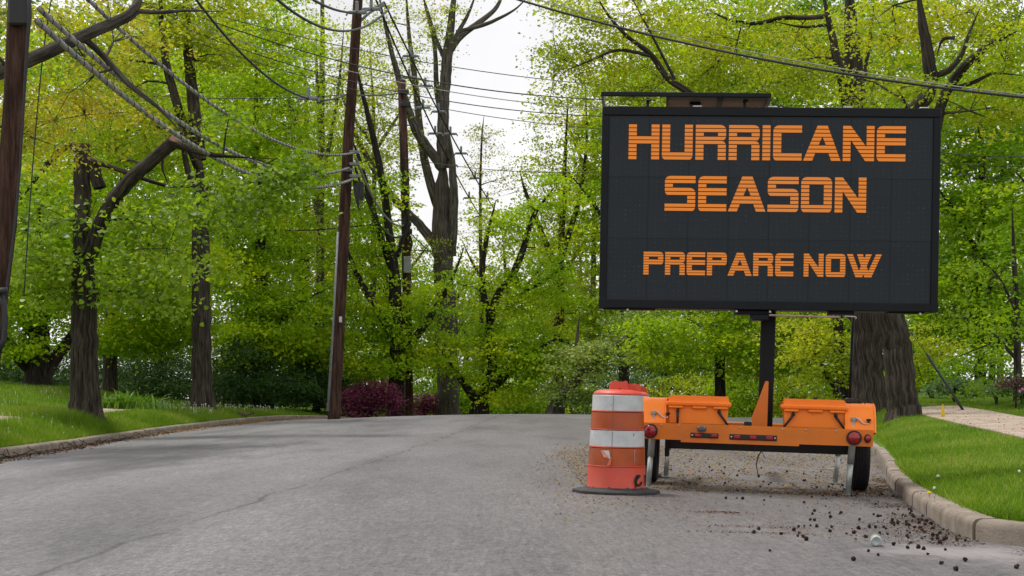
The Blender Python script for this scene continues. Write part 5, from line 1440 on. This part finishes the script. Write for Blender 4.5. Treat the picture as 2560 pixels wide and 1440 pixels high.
# dandelion clocks on the left bank: pale heads on stems
mb = MB()
WHITEF = simple('seed_heads', (.72, .72, .66), (.55, .55, .5), .9, scale=40)
def dots(n, yr, dr, h, r):
    for _ in range(n):
        y = random.uniform(*yr); d = random.uniform(*dr); x = float(kl(y)) - d
        z = float(zl(x, y)); hh = h * random.uniform(.6, 1.25); rr = r * random.uniform(.7, 1.2)
        c = Vector((x + random.uniform(-.03, .03), y, z + hh))
        mb.add([c + Vector(v) * rr for v in ((1, 0, 0), (0, 1, 0), (-1, 0, 0), (0, -1, 0), (0, 0, 1), (0, 0, -1))], [(0, 1, 4), (1, 2, 4), (2, 3, 4), (3, 0, 4), (1, 0, 5), (2, 1, 5), (3, 2, 5), (0, 3, 5)])
        mb.tube([(x, y, z), tuple(c)], .004, 3, cap=False)
dots(170, (42, 53), (.6, 3.0), .17, .020); dots(110, (26, 44), (.5, 6), .10, .013); dots(30, (22, 34), (.3, 1.6), .10, .011)
o = mb.build('dandelion_clocks', WHITEF); tag(o, 'white dandelion clocks dotted over the left bank', 'flowers', kind='stuff')
# single flowers on the right verge
YEL = simple('yellow_petals', (.80, .52, .01), None, .7)
def flower(px, py, mat, r, label, cat='flower'):
    Y = 11.0
    for _ in range(20):
        X = PX(px, Y); z = float(zr(X, Y)) + .05
        Y = .5 * Y + .5 * (EYE - z) * FPX / (py - HZ)
    X = PX(px, Y); z = float(zr(X, Y))
    f = empty('dandelion', (X, Y, z)); tag(f, label, cat)
    MB().tube([(0, 0, -.01), (.004, 0, .05)], .0025, 5).build('stem', LEAF['lily'], f)
    MB().lathe([(.003, .045), (r * .8, .048), (r, .055), (r * .75, .066), (.002, .070)], 10).build('flower_head', mat, f)
flower(2323, 1234, YEL, .019, 'yellow dandelion in the grass edge behind the right kerb')
flower(2345, 1192, WHITEF, .016, 'white dandelion clock nearest the trailer on the right verge')
flower(2336, 1222, WHITEF, .014, 'white dandelion clock next to the yellow dandelion')
flower(2548, 1180, WHITEF, .013, 'white dandelion clock at the right edge of the verge')

# lily clump
def clump(px, Y, n, h, w, label, nm, cat, spread):
    x0 = PX(px, Y); z0 = float(zl(x0, Y)) if x0 < 0 else float(zr(x0, Y))
    root = empty(nm, (x0, Y, z0)); tag(root, label, cat)
    me = []
    for v_ in range(4):
        pts = []; mbx = MB(); b = 0
        L_ = h * random.uniform(.85, 1.2); arch = random.uniform(.5, .95)
        for i in range(6):
            t = i / 5
            y = L_ * t * arch * t; z = L_ * (t - .45 * arch * t * t)
            ww = w * (1 - t ** 2.2) * (.6 + .8 * min(t * 3, 1)) + .001
            pts += [(-ww, y, z), (0, y + .01, z - ww * .4), (ww, y, z)]
        fs = []
        for i in range(5):
            fs += [(i * 3, i * 3 + 1, i * 3 + 4, i * 3 + 3), (i * 3 + 1, i * 3 + 2, i * 3 + 5, i * 3 + 4)]
        m = mbx.add(pts, fs).mesh('leaf', LEAF['lily'], smooth=True)
        at = m.attributes.new('tint', 'FLOAT', 'FACE')
        at.data.foreach_set('value', [random.uniform(.1, 1)] * len(m.polygons))
        me.append(m)
    for i in range(n):
        o = lnk('leaf', random.choice(me), root)
        o.location = (random.gauss(0, spread), random.gauss(0, spread * .45), -.02)
        o.rotation_euler = (random.gauss(0, .12), random.gauss(0, .12), random.uniform(0, 6.28))
        s = random.uniform(.7, 1.15); o.scale = (s, s, s)
    return root
clump(295, 40, 150, .62, .028, 'arching bright green lily clump on the left lawn', 'lily_clump', 'plant', .48)
clump(385, 42, 80, .35, .022, 'lower tuft of green lily leaves right of the big clump', 'lily_clump', 'plant', .45)
# tulips at right edge
tx = PX(2562, 30.0); tzz = float(zr(tx, 30.0))
t_ = empty('tulip_clump', (tx, 30.0, tzz)); tag(t_, 'pink tulips with upright leaves at the right edge of the lawn', 'flowers')
PINK = simple('pink_petals', (.55, .16, .42), (.42, .10, .30), .6, scale=20)
for i in range(5):
    x = -.12 + i * .06; h = .34 + .05 * (i % 3)
    st = MB().tube([(x, 0, -.02), (x + .01, 0, h)], .006, 5).build('stem', LEAF['lily'], t_)
    MB().lathe([(.006, h), (.026, h + .015), (.032, h + .04), (.022, h + .065), (.004, h + .07)], 8, x + .01, 0, 0).build('flower_head', PINK, st)
    MB().prism([(x - .02, 0), (x + .02, 0), (x + .05, h * .6), (x + .03, h * .55)], .01, .016).build('leaf', LEAF['lily'], t_)

# ------------------------------------------------------------------ squirrel on the left kerb
def squirrel(px, Y):
    x = PX(px, Y); z = float(zroad(float(kl(Y)), Y)) + .14
    x = float(kl(Y)) - .09
    root = empty('squirrel', (x, Y, z), (0, 0, 0)); tag(root, 'grey squirrel facing left on the left kerb, tail curled up', 'squirrel')
    FUR = simple('grey_fur', (.125, .105, .085), (.060, .050, .042), .95, scale=60, bmp=.4, spec=.1)
    # x to the right in the picture; squirrel looks to -x
    pts = [(-.02, 0, .115), (.06, 0, .118), (-.09, 0, .125), (-.145, 0, .155), (-.19, 0, .165), (-.222, 0, .152),
           (-.085, .028, .07), (-.10, .03, .035), (-.11, .03, .006), (-.085, -.028, .07), (-.105, -.03, .035), (-.118, -.03, .006),
           (.075, .035, .07), (.045, .04, .045), (.085, .04, .022), (.05, .04, .006), (.075, -.035, .07), (.045, -.04, .045), (.085, -.04, .022), (.05, -.04, .006)]
    ed = [(0, 1), (0, 2), (2, 3), (3, 4), (4, 5), (2, 6), (6, 7), (7, 8), (2, 9), (9, 10), (10, 11), (1, 12), (12, 13), (13, 14), (14, 15), (1, 16), (16, 17), (17, 18), (18, 19)]
    rd = [.050, .056, .042, .030, .036, .014, .020, .012, .010, .020, .012, .010, .036, .020, .013, .011, .036, .020, .013, .011]
    me = bpy.data.meshes.new('body'); me.from_pydata(pts, ed, [])
    me.materials.append(FUR)
    o = lnk('body', me, root)
    md = o.modifiers.new('skin', 'SKIN'); md.use_smooth_shade = True
    for i, v in enumerate(me.skin_vertices[0].data):
        v.radius = (rd[i], rd[i]); v.use_root = (i == 0)
    s = o.modifiers.new('sub', 'SUBSURF'); s.levels = 2; s.render_levels = 2
    tl = [(.10, 0, .115), (.16, 0, .105), (.21, 0, .125), (.235, 0, .175), (.265, 0, .205), (.30, 0, .185), (.305, 0, .13), (.29, 0, .07)]
    MB().tube(tl, [.016, .026, .032, .034, .034, .034, .030, .012], 10).build('tail', FUR, root, smooth=True)
    for s_ in (-1, 1):
        MB().prism([(-.19, .19), (-.172, .19), (-.176, .222)], s_ * .018 - .004, s_ * .018 + .004).build('ear', FUR, root)
        MB().lathe([(.001, -.005), (.005, 0), (.001, .005)], 8, -.205, s_ * .028, .170, axis='y').build('eye', BLACKP, root, smooth=True)
squirrel(652, 46.5)

# ------------------------------------------------------------------ litter on the road
BALL = simple('seed_ball', (.050, .031, .021), (.020, .012, .009), .95, scale=40, spec=.1)
bm_me = []
import bmesh
for v_ in range(3):
    b_ = bmesh.new(); bmesh.ops.create_icosphere(b_, subdivisions=2, radius=.0108)
    for i, v in enumerate(b_.verts):
        v.co *= 1.28 if i % 2 else random.uniform(.72, .95)
    me = bpy.data.meshes.new('seed_ball'); b_.to_mesh(me); b_.free(); me.materials.append(BALL); bm_me.append(me)
def ground_at(px, py):
    Y = 10.0
    for _ in range(25):
        X = PX(px, Y); Y = .5 * Y + .5 * (EYE - float(zroad(X, Y))) * FPX / (py - HZ)
    return PX(px, Y), Y
spots = []; tags = []
c7 = lambda u, v: (1800 + u / 3.368, 1150 + v / 3.368)
for (u, v) in ((40, 68), (10, 95), (145, 138), (365, 190), (430, 198), (615, 215), (705, 122), (705, 180), (570, 98), (850, 105), (840, 145), (950, 215), (340, 232), (428, 255), (790, 248), (50, 330), (142, 328), (192, 334), (372, 345), (425, 315), (708, 365), (775, 318), (1310, 378), (890, 395), (795, 437), (778, 462), (922, 452), (1018, 455), (930, 490), (760, 512), (795, 514), (1175, 510), (1295, 465), (1330, 482), (1355, 478), (1450, 542), (660, 568), (710, 562), (762, 558), (815, 567), (940, 573), (1168, 585), (1260, 552), (1255, 575), (1310, 576), (1380, 574), (285, 620), (328, 590), (515, 630), (625, 600), (665, 622), (655, 648), (700, 655), (730, 680), (925, 608), (1065, 626), (1128, 622), (1345, 620), (1228, 658), (1412, 632), (1575, 650), (1462, 720), (1580, 748), (1715, 758), (1750, 800), (1250, 775), (1332, 808), (1122, 850), (1865, 880), (2065, 855), (1985, 935), (2500, 915), (1850, 628), (1600, 458), (420, 770), (1660, 425), (1690, 440)):
    spots.append(c7(u, v))
for _ in range(36):      # heap against the kerb
    t = random.random()
    spots.append(c7(1460 + t * 330 + random.gauss(0, 45), 480 + t * 130 + random.gauss(0, 38)))
for _ in range(16):
    spots.append(c7(1740 + random.gauss(0, 90) + 160 * random.random(), 680 + random.gauss(0, 40)))
for _ in range(40):      # behind and beside the right wheel
    spots.append(c7(1180 + random.gauss(0, 160), 275 + random.gauss(0, 26)))
for _ in range(34):      # under the trailer
    spots.append((random.uniform(1660, 2180), random.uniform(1132, 1215)))
def ball_label(i, px, py):
    if i >= len(spots) - 34: return 'brown spiky seed ball on the asphalt under the trailer', 'seed balls under the trailer'
    if i >= len(spots) - 74: return 'dark seed ball in the strip of debris by the right wheel', 'seed balls by the right wheel'
    if i >= len(spots) - 90: return 'seed ball strewn below the corner of the right kerb', 'seed balls below the kerb corner'
    if i >= len(spots) - 126: return 'seed ball in the dark heap against the right kerb', 'seed balls heaped at the kerb'
    if py < 1232: return 'single brown seed ball on the asphalt behind the rear beam', 'loose seed balls behind the beam'
    if px < 2090: return 'single seed ball on the open asphalt in front of the trailer', 'loose seed balls before the trailer'
    return 'single seed ball between the right jack and the bottom right corner', 'loose seed balls before the right jack'
for i, (px, py) in enumerate(spots):
    X, Y = ground_at(px, py)
    if Y > 9.0 and X > float(kr(Y)) - .03: X = float(kr(Y)) - random.uniform(.03, .10)
    if Y <= 9.0 and Y > 8.7 and X > 3.0: Y = 8.66
    o = lnk('seed_ball', bm_me[i % 3]); s = random.uniform(.6, 1.2)
    o.location = (X, Y, float(zroad(X, Y)) + .0105 * s)
    o.rotation_euler = (random.uniform(0, 6), random.uniform(0, 6), random.uniform(0, 6)); o.scale = (s, s, s)
    tag(o, ball_label(i, px, py)[0], 'seed ball', ball_label(i, px, py)[1])

def litter(name, label, X, Y, zf, size, stops, g, thick=.4):
    n = len(X)
    Z = zf(X, Y) + .004
    a = g.uniform(0, 2 * np.pi, n); s = size * g.uniform(.5, 1.5, n)
    ex = np.stack([np.cos(a) * s, np.sin(a) * s, g.normal(0, .25, n) * s], 1); ey = np.stack([-np.sin(a) * s * thick, np.cos(a) * s * thick, g.normal(0, .2, n) * s], 1)
    c = np.stack([X, Y, Z + s * .25], 1)
    V = np.stack([c - ex, c - ey, c + ex, c + ey], 1).reshape(-1, 3)
    o = lnk(name, np_mesh(name, V, np.arange(n * 4).reshape(n, 4), leaf_mat(name + '_tones', stops, .15, transcol=(1, 1, 1, 1), spec=.1), g.uniform(0, 1, n)))
    tag(o, label, 'litter', kind='stuff'); return o
# yellowish flower litter under and round the trailer
n = 34000
Y_ = 12.9 + 13 * g.uniform(0, 1, n) ** 1.25; X_ = g.uniform(.2, 6.2, n)
X_ = np.where(g.uniform(0, 1, n) < .09, .4 + np.abs(g.normal(0, .35, n)) + .3, X_)
dens = np.array([mnoise.noise(Vector((x * .9, y * .5, 3))) for x, y in zip(X_, Y_)])
k = (X_ < kr(Y_) - .02) & (dens > -.38) & (X_ > .62 + g.normal(0, .3, n) + np.clip(Y_ - 20, 0, 9) * .12) & ((Y_ > 13.3 + g.normal(0, .18, n)))
litter('fallen_catkins', 'yellow brown fallen catkins scattered under the trailer', X_[k], Y_[k], zroad, .0125, [(0, (.17, .11, .03)), (.5, (.33, .23, .05)), (.8, (.25, .11, .05)), (1, (.05, .03, .02))], g)
n = 700
Y_ = 11.5 + g.normal(0, .9, n); X_ = .75 + g.normal(0, .35, n)
Y2 = 9 + 4.3 * g.uniform(0, 1, 500); X2 = g.uniform(1.2, 3.4, 500); k2 = X2 < kr(Y2) - .05
litter('fallen_catkins', 'few yellow catkins scattered left of the front drum', np.r_[X_, X2[k2]], np.r_[Y_, Y2[k2]], zroad, .010, [(0, (.16, .10, .03)), (.5, (.30, .21, .05)), (1, (.12, .05, .03))], g)
# brown heap against the right kerb
n = 8500
t = g.uniform(8.75, 16.5, n); off = np.abs(g.normal(0, .22, n)) + .02
off = np.where(t < 10.5, off * 1.35, off); off = np.where(g.uniform(0, 1, n) < .25, off * 2.2, off)
den = np.array([mnoise.noise(Vector((y * 1.1, 7, x * 3))) for x, y in zip(off, t)])
k = (den > -.1) | (np.abs(t - 9.6) < .7)
X_ = kr(t) - off
litter('leaf_debris', 'dark brown debris heaped in the gutter by the right kerb', X_[k], t[k], zroad, .0085, [(0, (.02, .012, .009)), (.6, (.055, .03, .02)), (.85, (.14, .07, .04)), (1, (.30, .20, .13))], g)
n = 900
X_ = g.normal(2.9, .65, n); Y_ = 13.35 + g.normal(0, .12, n); k = X_ < kr(Y_) - .03
litter('leaf_debris', 'strip of dark debris across the asphalt behind the jack and wheel', X_[k], Y_[k], zroad, .010, [(0, (.02, .012, .009)), (.7, (.06, .03, .02)), (1, (.16, .08, .05))], g)
X_ = np.r_[g.normal(1.58, .12, 260), g.normal(1.75, .22, 160), g.normal(1.6, .3, 160)]; Y_ = np.r_[g.normal(10.85, .06, 260), g.normal(9.7, .05, 160), g.normal(9.25, .04, 160)]
litter('leaf_debris', 'small rusty smears of debris on the open asphalt before the trailer', X_, Y_, zroad, .009, [(0, (.05, .02, .012)), (.7, (.14, .06, .035)), (1, (.22, .11, .07))], g)
X_ = g.uniform(3.0, 6.0, 1500); Y_ = 8.62 - np.abs(g.normal(0, .35, 1500)); 
litter('leaf_debris', 'dark crumbs strewn on the asphalt below the kerb corner', X_, Y_, zroad, .007, [(0, (.02, .013, .01)), (.7, (.07, .045, .03)), (1, (.30, .25, .2))], g)
# along the left gutter
n = 9000
t = g.uniform(18, 53, n); off = np.abs(g.normal(0, .28, n)) + .01
X_ = kl(t) + off * np.interp(t, [18, 30, 42, 53], [.9, .8, 1.2, 1.5])
m1 = t < 33 + g.normal(0, 2, n)
litter('leaf_debris', 'dark brown debris lining the near part of the left gutter', X_[m1], t[m1], zroad, .026, [(0, (.03, .016, .01)), (.6, (.07, .035, .02)), (1, (.20, .10, .05))], g)
litter('fallen_catkins', 'orange brown fallen petals lining the far part of the left gutter', X_[~m1], t[~m1], zroad, .026, [(0, (.12, .065, .025)), (.6, (.24, .13, .05)), (1, (.34, .20, .08))], g)
# twigs and a yellow strip in the left gutter
mb = MB()
for _ in range(26):
    y = random.uniform(19, 34); x = float(kl(y)) + random.uniform(.0, .5); z = float(zroad(x, y))
    a = random.uniform(0, 6.28); L_ = random.uniform(.15, .45)
    mb.tube([(x, y, z + .02), (x + math.cos(a) * L_ * .5, y + math.sin(a) * L_ * .5, z + random.uniform(.04, .16)), (x + math.cos(a) * L_, y + math.sin(a) * L_, z + random.uniform(.01, .14))], .006, 4)
o = mb.build('twigs', M['bark_dark']); tag(o, 'thin dry twigs lying in the left gutter', 'twigs', kind='stuff')
# specks on the kerb top and walk
X_ = []; Y_ = []
for _ in range(500):
    y = random.uniform(9.3, 18); X_.append(float(kr(y)) + random.uniform(.0, .2)); Y_.append(y)
X_ = np.array(X_); Y_ = np.array(Y_)
litter('leaf_debris', 'dark crumbs on top of the right kerb', X_, Y_, lambda X, Y: zroad(X, Y) + .135, .006, [(0, (.02, .013, .01)), (1, (.09, .05, .03))], g)
Y_ = g.uniform(12, 33, 900); X_ = np.interp(Y_, [8.9, 18, 30, 36], [5.3, 6.65, 8.75, 9.6]) + g.uniform(0, 1.5, 900)
litter('leaf_debris', 'brown flakes lying on the right sidewalk', X_, Y_, lambda X, Y: zr(X, Y) + .02, .014, [(0, (.10, .05, .03)), (.7, (.22, .12, .07)), (1, (.35, .25, .15))], g)

# plastic bottle lying end-on
bx_, by_ = ground_at(2191, 1367)
CLEAR, nt, p = new_mat('clear_plastic')
p.inputs['Base Color'].default_value = (.85, .93, .90, 1); p.inputs['Roughness'].default_value = .12
p.inputs['Transmission Weight'].default_value = .55; p.inputs['IOR'].default_value = 1.35
nn = noise_node(nt, 30, 2); nt.links.new(ramp(nt, nn.outputs['Fac'], [(.3, (.75, .86, .82)), (.7, (.92, .96, .95))]).outputs['Color'], p.inputs['Base Color'])
bt = empty('plastic_bottle', (bx_, by_, float(zroad(bx_, by_)) + .034), (0, 0, R(-12))); tag(bt, 'crushed clear plastic bottle lying end-on on the asphalt', 'bottle')
MB().lathe([(.006, .012), (.018, .006), (.027, .0), (.033, .008), (.034, .03), (.032, .05), (.034, .07), (.034, .12), (.030, .145), (.016, .175), (.013, .195)], 24, axis='y', cap=True).build('bottle_body', CLEAR, bt, smooth=True)
MB().lathe([(.015, .19), (.016, .193), (.016, .208), (.014, .211)], 16, axis='y').build('cap', simple('white_cap', (.7, .72, .72), None, .4), bt, autosm=40)
# pale stick behind the right jack
xs_, ys_ = ground_at(2064, 1175)
o = MB().tube([(xs_ - .08, ys_, float(zroad(xs_, ys_)) + .012), (xs_ + .02, ys_ + .05, float(zroad(xs_, ys_)) + .016), (xs_ + .14, ys_ - .1, float(zroad(xs_, ys_)) + .012)], [.010, .009, .006], 6).build('stick', simple('pale_stick', (.42, .36, .29), None, .8))
tag(o, 'short pale stick on the asphalt under the trailer', 'stick')
print('LEAVES', N_LEAF)
